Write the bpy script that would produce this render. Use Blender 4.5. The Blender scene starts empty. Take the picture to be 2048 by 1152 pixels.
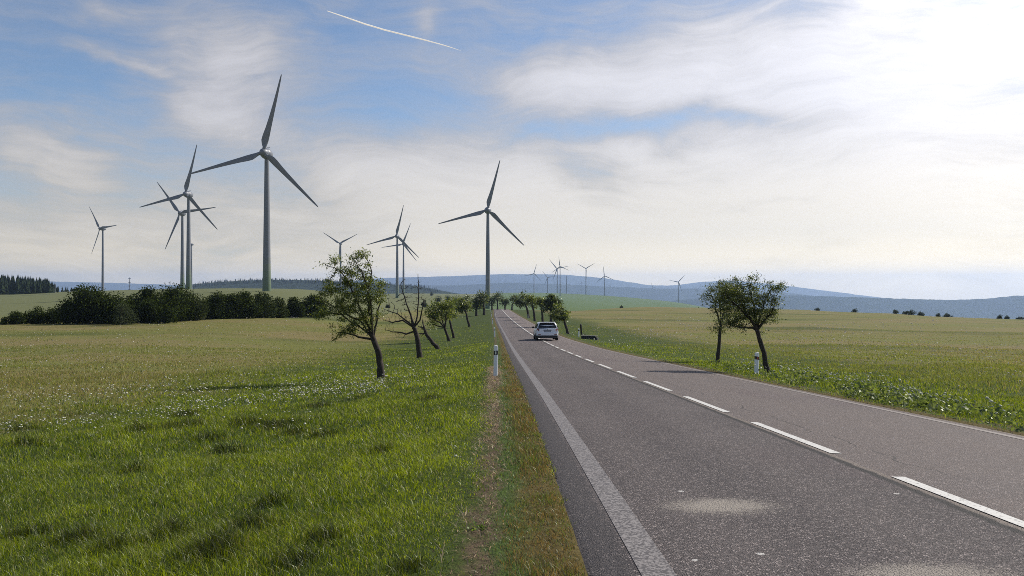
import bpy, bmesh, math, random
import numpy as np
from mathutils import Vector, Matrix, Quaternion

random.seed(11)
rng = np.random.default_rng(11)
scene = bpy.context.scene
col = scene.collection
R = math.radians

# ------------------------------------------------------------------ camera
F = 1577.0            # focal length in pixels of the 2048 px wide photograph
CAMZ = 1.45
cam_d = bpy.data.cameras.new("camera")
cam_d.sensor_width = 36.0
cam_d.lens = 36.0 * F / 2048.0
cam_d.clip_start = 0.05
cam_d.clip_end = 120000.0
cam = bpy.data.objects.new("camera", cam_d)
cam.location = (0, 0, CAMZ)
cam.rotation_euler = (R(90), 0, 0)
col.objects.link(cam)
scene.camera = cam

# ------------------------------------------------------------------ light
SUN_AZ, SUN_EL = R(58), R(38)
SUN_DIR = Vector((math.sin(SUN_AZ) * math.cos(SUN_EL), math.cos(SUN_AZ) * math.cos(SUN_EL), math.sin(SUN_EL)))
sun_d = bpy.data.lights.new("sun", 'SUN')
sun_d.energy = 5.0
sun_d.angle = R(0.6)
sun_d.color = (1.0, 0.93, 0.82)
sun = bpy.data.objects.new("sun", sun_d)
sun.rotation_euler = SUN_DIR.to_track_quat('Z', 'Y').to_euler()
sun.location = (60, 40, 80)
col.objects.link(sun)

scene.view_settings.view_transform = 'Standard'
scene.view_settings.look = 'None'
scene.view_settings.exposure = 0.16
scene.view_settings.gamma = 1.0


def nn(nt, typ, **kw):
    n = nt.nodes.new(typ)
    for k, v in kw.items():
        setattr(n, k, v)
    return n


def lk(nt, a, b):
    nt.links.new(a, b)


def math_n(nt, op, a, b=None, c=None, clamp=False):
    n = nn(nt, 'ShaderNodeMath', operation=op)
    n.use_clamp = clamp
    for i, v in enumerate((a, b, c)):
        if v is None:
            continue
        if hasattr(v, 'is_linked'):
            lk(nt, v, n.inputs[i])
        else:
            n.inputs[i].default_value = v
    return n.outputs[0]


def mixc(nt, f, a, b):
    n = nn(nt, 'ShaderNodeMix', data_type='RGBA')
    for s, v in ((n.inputs[0], f), (n.inputs[6], a), (n.inputs[7], b)):
        if hasattr(v, 'is_linked'):
            lk(nt, v, s)
        elif isinstance(v, (int, float)):
            s.default_value = v
        else:
            s.default_value = (*v, 1) if len(v) == 3 else v
    return n.outputs[2]


def sstep(nt, x, a, b):
    n = nn(nt, 'ShaderNodeMapRange', interpolation_type='SMOOTHSTEP')
    lk(nt, x, n.inputs[0])
    n.inputs[1].default_value = a
    n.inputs[2].default_value = b
    return n.outputs[0]


# ------------------------------------------------------------------ sky
world = bpy.data.worlds.new("World")
scene.world = world
world.use_nodes = True
wt = world.node_tree
wt.nodes.clear()
w_out = nn(wt, 'ShaderNodeOutputWorld')
bg = nn(wt, 'ShaderNodeBackground')
sky = nn(wt, 'ShaderNodeTexSky', sky_type='NISHITA')
sky.sun_disc = False
sky.sun_elevation = SUN_EL
sky.sun_rotation = SUN_AZ
sky.altitude = 800
sky.air_density = 1.0
sky.dust_density = 0.8
sky.ozone_density = 3.0
SKY_STRENGTH = 0.105
bg.inputs[1].default_value = SKY_STRENGTH
tc = nn(wt, 'ShaderNodeTexCoord')
sep = nn(wt, 'ShaderNodeSeparateXYZ')
lk(wt, tc.outputs['Generated'], sep.inputs[0])
ym = math_n(wt, 'MAXIMUM', sep.outputs[1], 0.08)
cu = math_n(wt, 'DIVIDE', sep.outputs[0], ym)
cv = math_n(wt, 'DIVIDE', sep.outputs[2], ym)
uv = nn(wt, 'ShaderNodeCombineXYZ')
lk(wt, cu, uv.inputs[0])
lk(wt, cv, uv.inputs[1])
wp0 = nn(wt, 'ShaderNodeTexNoise')
wp0.inputs['Scale'].default_value = 5.0
wp0.inputs['Detail'].default_value = 5
lk(wt, uv.outputs[0], wp0.inputs['Vector'])
wp1 = nn(wt, 'ShaderNodeVectorMath', operation='MULTIPLY_ADD')
lk(wt, wp0.outputs['Color'], wp1.inputs[0])
wp1.inputs[1].default_value = (.20, .11, 0)
lk(wt, uv.outputs[0], wp1.inputs[2])
wp2 = nn(wt, 'ShaderNodeVectorMath', operation='SUBTRACT')
lk(wt, wp1.outputs[0], wp2.inputs[0])
wp2.inputs[1].default_value = (.10, .055, 0)
# cloud banks: azimuth/elevation given through picture coordinates of the front of the sky
BANKS = [
    (1750, 150, 560, 190, 8, 1.15), (1180, 175, 230, 50, -3, 0.75), (1330, 90, 300, 60, 6, 0.55),
    (1700, 430, 720, 150, 4, 1.15), (1030, 480, 330, 110, 2, 0.75), (470, 120, 105, 140, -6, 0.85),
    (430, 235, 95, 45, 0, 0.5), (720, 335, 190, 55, -14, 0.75), (990, 330, 170, 50, -8, 0.6),
    (85, 290, 110, 55, -35, 0.62), (250, 40, 80, 35, 0, 0.55), (1290, 315, 120, 26, -6, 0.6),
    (830, 40, 26, 50, -10, 0.45), (260, 140, 120, 14, -22, 0.5), (260, 280, 120, 20, 8, 0.3),
    (600, 420, 420, 70, 0, 0.35), (150, 470, 420, 80, 0, 0.35), (330, 220, 90, 16, -8, .25),
    (1230, 262, 240, 24, 6, -0.62), (1480, 246, 130, 20, 4, -0.5), (1175, 352, 70, 26, -20, -0.6),
    (1370, 310, 50, 20, 10, -0.35), (1030, 95, 120, 60, 20, -0.35), (800, 230, 130, 60, 0, -0.3),
    (1560, 415, 160, 12, 4, -0.22), (1700, 480, 110, 14, 14, -0.28), (150, 160, 120, 50, 0, -.2),
]
dens = None
for (px, py, sx, sy, rot, amp) in BANKS:
    mp = nn(wt, 'ShaderNodeMapping', vector_type='TEXTURE')
    lk(wt, wp2.outputs[0], mp.inputs[0])
    mp.inputs[1].default_value = ((px - 1024) / F, (576 - py) / F, 0)
    mp.inputs[2].default_value = (0, 0, R(rot))
    mp.inputs[3].default_value = (sx / F, sy / F, 1)
    dt = nn(wt, 'ShaderNodeVectorMath', operation='DOT_PRODUCT')
    lk(wt, mp.outputs[0], dt.inputs[0])
    lk(wt, mp.outputs[0], dt.inputs[1])
    e = math_n(wt, 'POWER', 2.718, math_n(wt, 'MULTIPLY', dt.outputs['Value'], -1.0))
    dens = math_n(wt, 'MULTIPLY', e, amp) if dens is None else math_n(wt, 'MULTIPLY_ADD', e, amp, dens)
# wind-drawn streaks: warped, stretched noise
az = math_n(wt, 'ARCTAN2', sep.outputs[0], sep.outputs[1])
el = math_n(wt, 'ARCSINE', sep.outputs[2])
ae = nn(wt, 'ShaderNodeCombineXYZ')
lk(wt, az, ae.inputs[0])
lk(wt, el, ae.inputs[1])
warp = nn(wt, 'ShaderNodeTexNoise')
warp.inputs['Scale'].default_value = 3.5
warp.inputs['Detail'].default_value = 3
lk(wt, ae.outputs[0], warp.inputs['Vector'])
wv = nn(wt, 'ShaderNodeVectorMath', operation='MULTIPLY_ADD')
lk(wt, warp.outputs['Color'], wv.inputs[0])
wv.inputs[1].default_value = (.28, .14, 0)
lk(wt, ae.outputs[0], wv.inputs[2])


def streak(rot, sc, detail, rough):
    mp = nn(wt, 'ShaderNodeMapping')
    mp.inputs[2].default_value = (0, 0, R(rot))
    mp.inputs[3].default_value = sc
    lk(wt, wv.outputs[0], mp.inputs[0])
    n = nn(wt, 'ShaderNodeTexNoise')
    n.inputs['Scale'].default_value = 1.0
    n.inputs['Detail'].default_value = detail
    n.inputs['Roughness'].default_value = rough
    lk(wt, mp.outputs[0], n.inputs['Vector'])
    return n.outputs['Fac']


n1 = streak(-18, (4.0, 17, 1), 10, 0.66)
n2 = streak(-11, (10, 70, 1), 9, 0.70)
n3 = streak(8, (2.2, 4.5, 1), 4, 0.55)
n4 = streak(-22, (24, 130, 1), 6, 0.7)


def cen(n, k):
    return math_n(wt, 'MULTIPLY', math_n(wt, 'SUBTRACT', n, .5), k)


tex = math_n(wt, 'ADD', math_n(wt, 'ADD', cen(n1, 2.6), cen(n2, 1.4)), math_n(wt, 'ADD', cen(n3, 1.3), cen(n4, .5)))
# everywhere: thin veil, thicker towards the horizon
veil = math_n(wt, 'POWER', 2.718, math_n(wt, 'MULTIPLY', math_n(wt, 'MAXIMUM', el, 0.0), -8.0))
dens = math_n(wt, 'ADD', dens, math_n(wt, 'MULTIPLY', veil, 0.75))
dens = math_n(wt, 'ADD', dens, 0.20)
amt = math_n(wt, 'ADD', dens, math_n(wt, 'MULTIPLY', tex, 0.60))
thin = sstep(wt, amt, -0.15, 1.2)
thick = sstep(wt, amt, 0.5, 1.9)
dsun = nn(wt, 'ShaderNodeVectorMath', operation='DOT_PRODUCT')
lk(wt, tc.outputs['Generated'], dsun.inputs[0])
dsun.inputs[1].default_value = SUN_DIR
ds = math_n(wt, 'MAXIMUM', dsun.outputs['Value'], 0.0)
glow = math_n(wt, 'POWER', ds, 2.2)
glow2 = math_n(wt, 'POWER', ds, 13.0)
br = math_n(wt, 'MULTIPLY_ADD', glow, 2.2, 4.75)
br = math_n(wt, 'MULTIPLY_ADD', glow2, 42.0, br)
br = math_n(wt, 'MULTIPLY', br, math_n(wt, 'MULTIPLY_ADD', thick, .42, .80))
ccol = mixc(wt, sstep(wt, el, 0.03, 0.24), (1.20, 1.09, 0.90), (1.0, 0.99, 1.04))
ccol = mixc(wt, sstep(wt, el, 0.0, 0.075), (1.85, 1.54, 0.98), ccol)
cl = nn(wt, 'ShaderNodeVectorMath', operation='SCALE')
lk(wt, ccol, cl.inputs[0])
lk(wt, br, cl.inputs['Scale'])
skyc = mixc(wt, math_n(wt, 'MULTIPLY', thin, .94), sky.outputs[0], cl.outputs[0])
lk(wt, skyc, bg.inputs[0])
lk(wt, bg.outputs[0], w_out.inputs[0])

scene.cycles.filter_width = 0.9
scene.cycles.use_denoising = False
scene.cycles.max_bounces = 8
scene.cycles.diffuse_bounces = 3
scene.cycles.transmission_bounces = 4
scene.cycles.transparent_max_bounces = 8
scene.cycles.volume_bounces = 1


# ------------------------------------------------------------------ noise and ground shape
def hash2(ix, iy, seed):
    h = np.sin(ix * 127.1 + iy * 311.7 + seed * 74.7) * 43758.5453
    return h - np.floor(h)


def vnoise(x, y, seed=0):
    ix, iy = np.floor(x), np.floor(y)
    fx, fy = x - ix, y - iy
    fx = fx * fx * (3 - 2 * fx)
    fy = fy * fy * (3 - 2 * fy)
    a, b = hash2(ix, iy, seed), hash2(ix + 1, iy, seed)
    c, d = hash2(ix, iy + 1, seed), hash2(ix + 1, iy + 1, seed)
    return (a * (1 - fx) + b * fx) * (1 - fy) + (c * (1 - fx) + d * fx) * fy


def fbm(x, y, seed=0, oct=4):
    s, a, t = 0, 0.5, 0
    for i in range(oct):
        s = s + a * vnoise(x * 2 ** i, y * 2 ** i, seed + i * 13)
        t += a
        a *= .5
    return s / t


def smooth(x, a, b):
    t = np.clip((x - a) / (b - a), 0, 1)
    return t * t * (3 - 2 * t)


def blur(a, sig):
    k = np.arange(-int(3 * sig), int(3 * sig) + 1)
    w = np.exp(-.5 * (k / sig) ** 2)
    w /= w.sum()
    p = np.pad(a, (len(k) // 2, len(k) // 2), mode='edge')
    return np.convolve(p, w, mode='valid')


DG = np.expm1(np.linspace(0, math.log1p(520 / 8), 600)) * 8 - 40      # smoothed lookup along the road


def curve(ds, vs, sig=9):
    return blur(np.interp(DG, ds, vs), sig)


_zr = curve([-40, 0, 4.6, 10.1, 16.8, 23.1, 32.7, 51.8, 80.8, 121, 191, 310, 372, 400, 480],
            [-0.2, 1.45, 1.68, 2.0, 2.33, 2.62, 3.05, 3.93, 4.98, 5.72, 6.75, 8.68, 9.75, 10.9, 15])
_xl = curve([-40, 4.6, 10, 16.8, 23, 32.7, 51.8, 80.8, 121, 191, 310, 480],
            [.5, .455, .40, .32, .18, -.04, -.42, -1.02, -2.3, -4.4, -7.1, -11])
_xr = curve([-40, 4.6, 11.4, 17.5, 23.5, 32.7, 51.8, 80.8, 121, 191, 310, 480],
            [7.4, 7.42, 7.45, 7.3, 7.0, 6.6, 6.0, 5.3, 3.9, 1.9, -.7, -4])
_xc = curve([-40, 4.6, 10, 16.8, 23, 32.7, 51.8, 80.8, 121, 191, 310, 480],
            [3.65, 3.65, 3.68, 3.62, 3.44, 3.18, 2.85, 2.25, .9, -1.2, -3.85, -7.4])


def zroad(d): return CAMZ - np.interp(d, DG, _zr)
def xleft(d): return np.interp(d, DG, _xl)
def xright(d): return np.interp(d, DG, _xr)
def xcentre(d): return np.interp(d, DG, _xc)


# drop below eye level of the land, by bearing (given as a picture column) and distance
COLS = {
    -600: [(60, 5.0), (120, 5.9), (250, 7.0), (450, 7), (600, 6), (800, 7), (1200, 40), (2500, 130)],
    0: [(60, 4.9), (120, 5.6), (250, 6.6), (450, 6.0), (600, 5.2), (720, 5.0), (900, 12), (1300, 50), (2500, 130)],
    200: [(60, 4.8), (120, 5.5), (250, 5.8), (450, 3.2), (620, 1.6), (800, 4), (1200, 40), (2500, 130)],
    400: [(60, 4.7), (120, 5.4), (160, 5.2), (250, 4.0), (375, 1.5), (560, .3), (750, 1.0), (1000, 18), (2000, 60)],
    530: [(60, 4.7), (120, 5.4), (160, 5.4), (250, 3.8), (355, .9), (560, .1), (750, 1.0), (1000, 15), (2000, 45)],
    640: [(60, 4.8), (150, 5.6), (250, 5.0), (400, 2.0), (600, .6), (750, 1.6), (1000, 12), (2000, 40)],
    760: [(60, 4.9), (150, 6.6), (300, 7.6), (600, 10.5), (861, 12), (1120, 9.3), (1600, 8.5), (1900, 12), (2400, 40)],
    880: [(60, 5.0), (150, 6.9), (300, 8.9), (420, 10.5), (600, 12), (861, 11.8), (1120, 9.5), (2000, 13), (2600, 30)],
    990: [(60, 4.8), (150, 6.5), (300, 8.9), (450, 14), (700, 17), (1000, 19), (1500, 20), (2000, 17), (2500, 11.5), (3000, 40)],
    1120: [(60, 4.7), (150, 6.6), (300, 9.0), (450, 14), (700, 17), (1000, 20), (1500, 22), (2000, 20), (2500, 12.8), (3000, 45)],
    1250: [(60, 4.7), (150, 6.8), (300, 8.6), (400, 9.3), (500, 14), (700, 20), (1000, 26), (1500, 31), (2000, 31), (2500, 25), (3000, 60)],
    1400: [(60, 4.7), (150, 6.8), (300, 8.8), (400, 9.6), (500, 15), (1000, 32), (1500, 42), (2000, 44), (2500, 50), (3000, 80)],
    1600: [(60, 4.7), (150, 6.9), (300, 9.0), (380, 9.9), (500, 20), (1000, 60), (2000, 110)],
    1800: [(60, 4.8), (150, 7.3), (250, 9.0), (330, 10.3), (500, 25), (1000, 75), (2000, 130)],
    2048: [(60, 5.0), (120, 7.0), (200, 9.3), (280, 10.9), (500, 32), (1000, 85), (2000, 140)],
    2700: [(60, 5.2), (120, 7.5), (200, 10.5), (280, 13), (500, 34), (1000, 90), (2000, 140)],
}
LD = np.linspace(math.log(20), math.log(20000), 300)
PU = np.linspace(-700, 2800, 220)
_cols = []
_ks = sorted(COLS)
for k in _ks:
    pts = [(0, 1.9), (15, 2.9), (30, 3.6)] + COLS[k] + [(6000, 330), (20000, 420)]
    _cols.append(np.interp(LD, [math.log(p[0] + 20) for p in pts], [p[1] for p in pts]))
_cols = np.array(_cols)
TAB = np.array([np.interp(PU, _ks, _cols[:, j]) for j in range(len(LD))])       # [logd, column]
TAB = np.apply_along_axis(lambda a: blur(a, 1.7), 0, TAB)
TAB = np.apply_along_axis(lambda a: blur(a, 3.0), 1, TAB)


def ztable(x, d):
    dd = np.maximum(d, 0)
    p = np.clip(1024 + F * x / np.maximum(dd, 8), PU[0], PU[-1])
    fi = np.clip((np.log(dd + 20) - LD[0]) / (LD[1] - LD[0]), 0, len(LD) - 1.001)
    fj = np.clip((p - PU[0]) / (PU[1] - PU[0]), 0, len(PU) - 1.001)
    i, j = fi.astype(int), fj.astype(int)
    a, b = fi - i, fj - j
    return CAMZ - ((TAB[i, j] * (1 - b) + TAB[i, j + 1] * b) * (1 - a) + (TAB[i + 1, j] * (1 - b) + TAB[i + 1, j + 1] * b) * a)


def height(x, d, bumps=True):
    x = np.asarray(x, float)
    d = np.asarray(d, float)
    a, b = xleft(d) - x, x - xright(d)
    zr = zroad(d)
    cl_ = np.interp(a, [0, .6, 1.5, 5, 10, 20], [.004, .05, .12, .50, .68, .75])
    cr_ = np.interp(b, [0, 1, 3, 8, 20], [.075, .13, .24, .28, .3])
    near = np.where(a > -1e-5, zr - cl_, np.where(b > -1e-5, zr - cr_, zr - .14 * np.minimum(1, np.minimum(-a, -b) / .25) - .03))
    o = np.maximum(a, b)
    w = np.maximum(smooth(o, 8, 40), smooth(d, 375, 440))
    z = near * (1 - w) + ztable(x, d) * w
    if bumps:
        k = smooth(o, .8, 3)
        z = z + k * ((fbm(x * .45, d * .45, 3) - .5) * .22 * smooth(d, -60, 0) + (fbm(x * .06, d * .06, 9) - .5) * .5 * smooth(o, 4, 20) * (1 - smooth(d, 400, 900)))
    return z


_md = np.exp(np.linspace(math.log(2.0), math.log(6000), 9000))


def ground_at(px, py):
    """where the line of sight through a picture point meets the land"""
    x = (px - 1024) / F * _md
    z = CAMZ - (py - 576) / F * _md
    hit = np.nonzero(z <= height(x, _md))[0]
    i = hit[0] if len(hit) else len(_md) - 1
    return Vector((float(x[i]), float(_md[i]), float(z[i])))


def at(px, py, d):
    return Vector(((px - 1024) / F * d, d, CAMZ - (py - 576) / F * d))


# ------------------------------------------------------------------ object helpers
def mesh_obj(name, verts, faces, mat, parent=None, smooth_f=True, link=True):
    me = bpy.data.meshes.new(name)
    me.from_pydata([tuple(v) for v in verts], [], [tuple(f) for f in faces])
    if smooth_f:
        me.polygons.foreach_set('use_smooth', [True] * len(me.polygons))
    me.update()
    if mat:
        me.materials.append(mat)
    o = bpy.data.objects.new(name, me)
    col.objects.link(o)
    if parent:
        o.parent = parent
    return o


def fast_mesh(name, co, loops, starts, totals, mat, parent=None, colors=None, smooth_f=False):
    me = bpy.data.meshes.new(name)
    me.vertices.add(len(co))
    me.vertices.foreach_set('co', np.ascontiguousarray(co, np.float32).ravel())
    me.loops.add(len(loops))
    me.loops.foreach_set('vertex_index', np.ascontiguousarray(loops, np.int32))
    me.polygons.add(len(starts))
    me.polygons.foreach_set('loop_start', np.ascontiguousarray(starts, np.int32))
    me.polygons.foreach_set('loop_total', np.ascontiguousarray(totals, np.int32))
    if smooth_f:
        me.polygons.foreach_set('use_smooth', np.ones(len(starts), bool))
    if colors is not None:
        at_ = me.color_attributes.new('tint', 'FLOAT_COLOR', 'POINT')
        c4 = np.ones((len(co), 4), np.float32)
        c4[:, :3] = colors
        at_.data.foreach_set('color', c4.ravel())
    me.update(calc_edges=True)
    me.materials.append(mat)
    o = bpy.data.objects.new(name, me)
    col.objects.link(o)
    if parent:
        o.parent = parent
    return o


def empty(name, loc, label, cat, group=None, rz=0.0):
    o = bpy.data.objects.new(name, None)
    o.empty_display_size = .3
    o.location = loc
    o.rotation_euler = (0, 0, rz)
    col.objects.link(o)
    tag(o, label, cat, group)
    return o


def tag(o, label=None, cat=None, group=None, kind=None):
    if label: o['label'] = label
    if cat: o['category'] = cat
    if group: o['group'] = group
    if kind: o['kind'] = kind
    return o


class MB:
    """collects simple solids into one mesh"""
    def __init__(s): s.v, s.f = [], []

    def add(s, vs, fs):
        n = len(s.v)
        s.v += [tuple(v) for v in vs]
        s.f += [tuple(i + n for i in f) for f in fs]
        return s

    def box(s, c, h, taper=1.0, M=None):
        vs = []
        for z in (-1, 1):
            k = taper if z > 0 else 1
            for x, y in ((-1, -1), (1, -1), (1, 1), (-1, 1)):
                vs.append(Vector((c[0] + x * h[0] * k, c[1] + y * h[1] * k, c[2] + z * h[2])))
        if M: vs = [M @ v for v in vs]
        return s.add(vs, [(3, 2, 1, 0), (4, 5, 6, 7), (0, 1, 5, 4), (1, 2, 6, 5), (2, 3, 7, 6), (3, 0, 4, 7)])

    def tube(s, pts, rads, seg=8, cap=True):
        pts = [Vector(p) for p in pts]
        rings = []
        up = None
        for i, p in enumerate(pts):
            t = (pts[min(i + 1, len(pts) - 1)] - pts[max(i - 1, 0)]).normalized()
            ref = Vector((1, 0, 0)) if abs(t.x) < .8 else Vector((0, 1, 0))
            u = t.cross(ref).normalized() if up is None else (up - t * up.dot(t)).normalized()
            up = u
            w = t.cross(u)
            rings.append([p + (u * math.cos(2 * math.pi * k / seg) + w * math.sin(2 * math.pi * k / seg)) * rads[i] for k in range(seg)])
        vs = [v for r in rings for v in r]
        fs = []
        for i in range(len(pts) - 1):
            for k in range(seg):
                a, b = i * seg + k, i * seg + (k + 1) % seg
                fs.append((a, b, b + seg, a + seg))
        if cap:
            fs.append(tuple(reversed(range(seg))))
            fs.append(tuple(range((len(pts) - 1) * seg, len(pts) * seg)))
        return s.add(vs, fs)

    def lathe(s, prof, seg=24, axis='Z', c=(0, 0, 0)):
        vs, fs = [], []
        for (r, h) in prof:
            for k in range(seg):
                a = 2 * math.pi * k / seg
                p = (r * math.cos(a), r * math.sin(a), h)
                if axis == 'Y': p = (r * math.cos(a), h, r * math.sin(a))
                if axis == 'X': p = (h, r * math.cos(a), r * math.sin(a))
                vs.append((p[0] + c[0], p[1] + c[1], p[2] + c[2]))
        for i in range(len(prof) - 1):
            for k in range(seg):
                a, b = i * seg + k, i * seg + (k + 1) % seg
                fs.append((a, b, b + seg, a + seg))
        return s.add(vs, fs)

    def loft(s, rings, closed=True, caps=True):
        n = len(rings[0])
        fs = []
        for i in range(len(rings) - 1):
            for k in range(n if closed else n - 1):
                a, b = i * n + k, i * n + (k + 1) % n
                fs.append((a, b, b + n, a + n))
        if caps:
            fs.append(tuple(reversed(range(n))))
            fs.append(tuple(range((len(rings) - 1) * n, len(rings) * n)))
        return s.add([v for r in rings for v in r], fs)

    def build(s, name, mat, parent=None, smooth_f=False, bevel=0, angle=35):
        o = mesh_obj(name, s.v, s.f, mat, parent, smooth_f)
        bm = bmesh.new()
        bm.from_mesh(o.data)
        bmesh.ops.recalc_face_normals(bm, faces=bm.faces)
        if bevel:
            bmesh.ops.bevel(bm, geom=[e for e in bm.edges if len(e.link_faces) == 2 and e.calc_face_angle(0) > .5], offset=bevel, segments=2, affect='EDGES')
        bm.to_mesh(o.data)
        bm.free()
        if smooth_f and angle:
            o.data.set_sharp_from_angle(angle=R(angle))
        return o


# ------------------------------------------------------------------ materials
def new_mat(name):
    m = bpy.data.materials.new(name)
    m.use_nodes = True
    nt = m.node_tree
    b = nt.nodes['Principled BSDF']
    return m, nt, b


def plain(name, c, rough=.6, metal=0.0, var=.12, scale=6.0, spec=.5):
    m, nt, b = new_mat(name)
    t = nn(nt, 'ShaderNodeTexCoord')
    n = nn(nt, 'ShaderNodeTexNoise')
    n.inputs['Scale'].default_value = scale
    n.inputs['Detail'].default_value = 5
    lk(nt, t.outputs['Object'], n.inputs['Vector'])
    cc = mixc(nt, n.outputs['Fac'], [max(0, k * (1 - var)) for k in c], [min(1, k * (1 + var)) for k in c])
    lk(nt, cc, b.inputs['Base Color'])
    b.inputs['Roughness'].default_value = rough
    b.inputs['Metallic'].default_value = metal
    b.inputs['Specular IOR Level'].default_value = spec
    return m


def leafy(name, trans=.4, gloss=.04, gain=1.0, rough=.45):
    """leaf or blade: its own tint attribute, lit from both sides"""
    m, nt, b = new_mat(name)
    nt.nodes.remove(b)
    out = nt.nodes['Material Output']
    a = nn(nt, 'ShaderNodeAttribute', attribute_name='tint')
    d = nn(nt, 'ShaderNodeBsdfDiffuse')
    t = nn(nt, 'ShaderNodeBsdfTranslucent')
    g = nn(nt, 'ShaderNodeBsdfGlossy')
    g.inputs['Roughness'].default_value = rough
    g.inputs['Color'].default_value = (.9, .95, .8, 1)
    tcol = mixc(nt, .5, a.outputs['Color'], (.0, .0, .0))
    hs = nn(nt, 'ShaderNodeHueSaturation')
    hs.inputs['Saturation'].default_value = 1.15
    hs.inputs['Value'].default_value = 1.5 * gain
    hs.inputs['Hue'].default_value = .49
    lk(nt, a.outputs['Color'], hs.inputs['Color'])
    lk(nt, a.outputs['Color'], d.inputs['Color'])
    lk(nt, hs.outputs[0], t.inputs['Color'])
    m1 = nn(nt, 'ShaderNodeMixShader')
    m1.inputs[0].default_value = trans
    lk(nt, d.outputs[0], m1.inputs[1])
    lk(nt, t.outputs[0], m1.inputs[2])
    m2 = nn(nt, 'ShaderNodeMixShader')
    m2.inputs[0].default_value = gloss
    lk(nt, m1.outputs[0], m2.inputs[1])
    lk(nt, g.outputs[0], m2.inputs[2])
    lk(nt, m2.outputs[0], out.inputs[0])
    return m


def meadow_mat():
    m, nt, b = new_mat('meadow_ground')
    uvn = nn(nt, 'ShaderNodeUVMap', uv_map='road')
    sp = nn(nt, 'ShaderNodeSeparateXYZ')
    lk(nt, uvn.outputs[0], sp.inputs[0])
    off, dist = sp.outputs[0], sp.outputs[1]
    t = nn(nt, 'ShaderNodeTexCoord')

    def noise(scale, detail=5, stretch=(1, 1, 1), rough=.6):
        mp = nn(nt, 'ShaderNodeMapping')
        mp.inputs[3].default_value = stretch
        lk(nt, t.outputs['Object'], mp.inputs[0])
        n = nn(nt, 'ShaderNodeTexNoise')
        n.inputs['Scale'].default_value = scale
        n.inputs['Detail'].default_value = detail
        n.inputs['Roughness'].default_value = rough
        lk(nt, mp.outputs[0], n.inputs['Vector'])
        return n.outputs['Fac']
    big = noise(.05, 5, (.5, 1.5, 1))
    mid = noise(.35, 5, (1, 1.2, 1))
    fine = noise(9.0, 6)
    green = mixc(nt, fine, (.026, .040, .009), (.065, .09, .02))
    olive = mixc(nt, fine, (.100, .105, .028), (.165, .165, .050))
    brown = mixc(nt, fine, (.130, .108, .042), (.205, .170, .076))
    patch = sstep(nt, math_n(nt, 'ADD', math_n(nt, 'MULTIPLY', big, .75), math_n(nt, 'MULTIPLY', mid, .25)), .42, .60)
    field = mixc(nt, patch, olive, brown)
    gpatch = sstep(nt, noise(.028, 4, (.5, 1.6, 1)), .52, .66)
    field = mixc(nt, math_n(nt, 'MULTIPLY', gpatch, .7), field, green)
    ao = math_n(nt, 'ABSOLUTE', off)
    wob = math_n(nt, 'ADD', ao, math_n(nt, 'MULTIPLY', math_n(nt, 'SUBTRACT', mid, .5), 10))
    left = sstep(nt, wob, 8, 15)
    base = mixc(nt, left, green, field)
    # far sown fields, an even green
    farg = mixc(nt, noise(.004, 4), (.070, .115, .040), (.10, .14, .055))
    d2 = math_n(nt, 'ADD', dist, math_n(nt, 'MULTIPLY', big, 60))
    base = mixc(nt, sstep(nt, d2, 425, 470), base, farg)
    lf = math_n(nt, 'MULTIPLY', math_n(nt, 'LESS_THAN', off, -30), sstep(nt, d2, 165, 200))
    base = mixc(nt, lf, base, mixc(nt, mid, (.105, .12, .05), (.14, .145, .07)))
    # roadside: worn earth and litter
    soil = mixc(nt, noise(30, 6), (.045, .032, .02), (.15, .11, .07))
    w2 = math_n(nt, 'ADD', ao, math_n(nt, 'MULTIPLY', math_n(nt, 'SUBTRACT', noise(1.6, 4), .5), .6))
    moss = mixc(nt, noise(22, 6), (.055, .046, .016), (.13, .10, .038))
    mossg = mixc(nt, noise(26, 6), (.035, .058, .014), (.085, .115, .034))
    nearm = mixc(nt, sstep(nt, w2, .22, .46), moss, mossg)
    nearm = mixc(nt, sstep(nt, w2, .48, .64), nearm, soil)
    edge = math_n(nt, 'MULTIPLY', math_n(nt, 'SUBTRACT', 1, sstep(nt, w2, .62, .82)), math_n(nt, 'LESS_THAN', dist, 385))
    base = mixc(nt, edge, base, nearm)
    lk(nt, base, b.inputs['Base Color'])
    b.inputs['Roughness'].default_value = 1.0
    b.inputs['Specular IOR Level'].default_value = .1
    bp = nn(nt, 'ShaderNodeBump')
    bp.inputs['Strength'].default_value = .6
    bp.inputs['Distance'].default_value = .12
    lk(nt, fine, bp.inputs['Height'])
    lk(nt, bp.outputs[0], b.inputs['Normal'])
    return m


def asphalt_parts(nt):
    uvn = nn(nt, 'ShaderNodeUVMap', uv_map='road')
    sp = nn(nt, 'ShaderNodeSeparateXYZ')
    lk(nt, uvn.outputs[0], sp.inputs[0])

    def noise(scale, detail=4, stretch=(1, 1, 1), rough=.6):
        mp = nn(nt, 'ShaderNodeMapping')
        mp.inputs[3].default_value = stretch
        lk(nt, uvn.outputs[0], mp.inputs[0])
        n = nn(nt, 'ShaderNodeTexNoise')
        n.inputs['Scale'].default_value = scale
        n.inputs['Detail'].default_value = detail
        n.inputs['Roughness'].default_value = rough
        lk(nt, mp.outputs[0], n.inputs['Vector'])
        return n.outputs['Fac']
    return uvn, sp, noise


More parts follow.
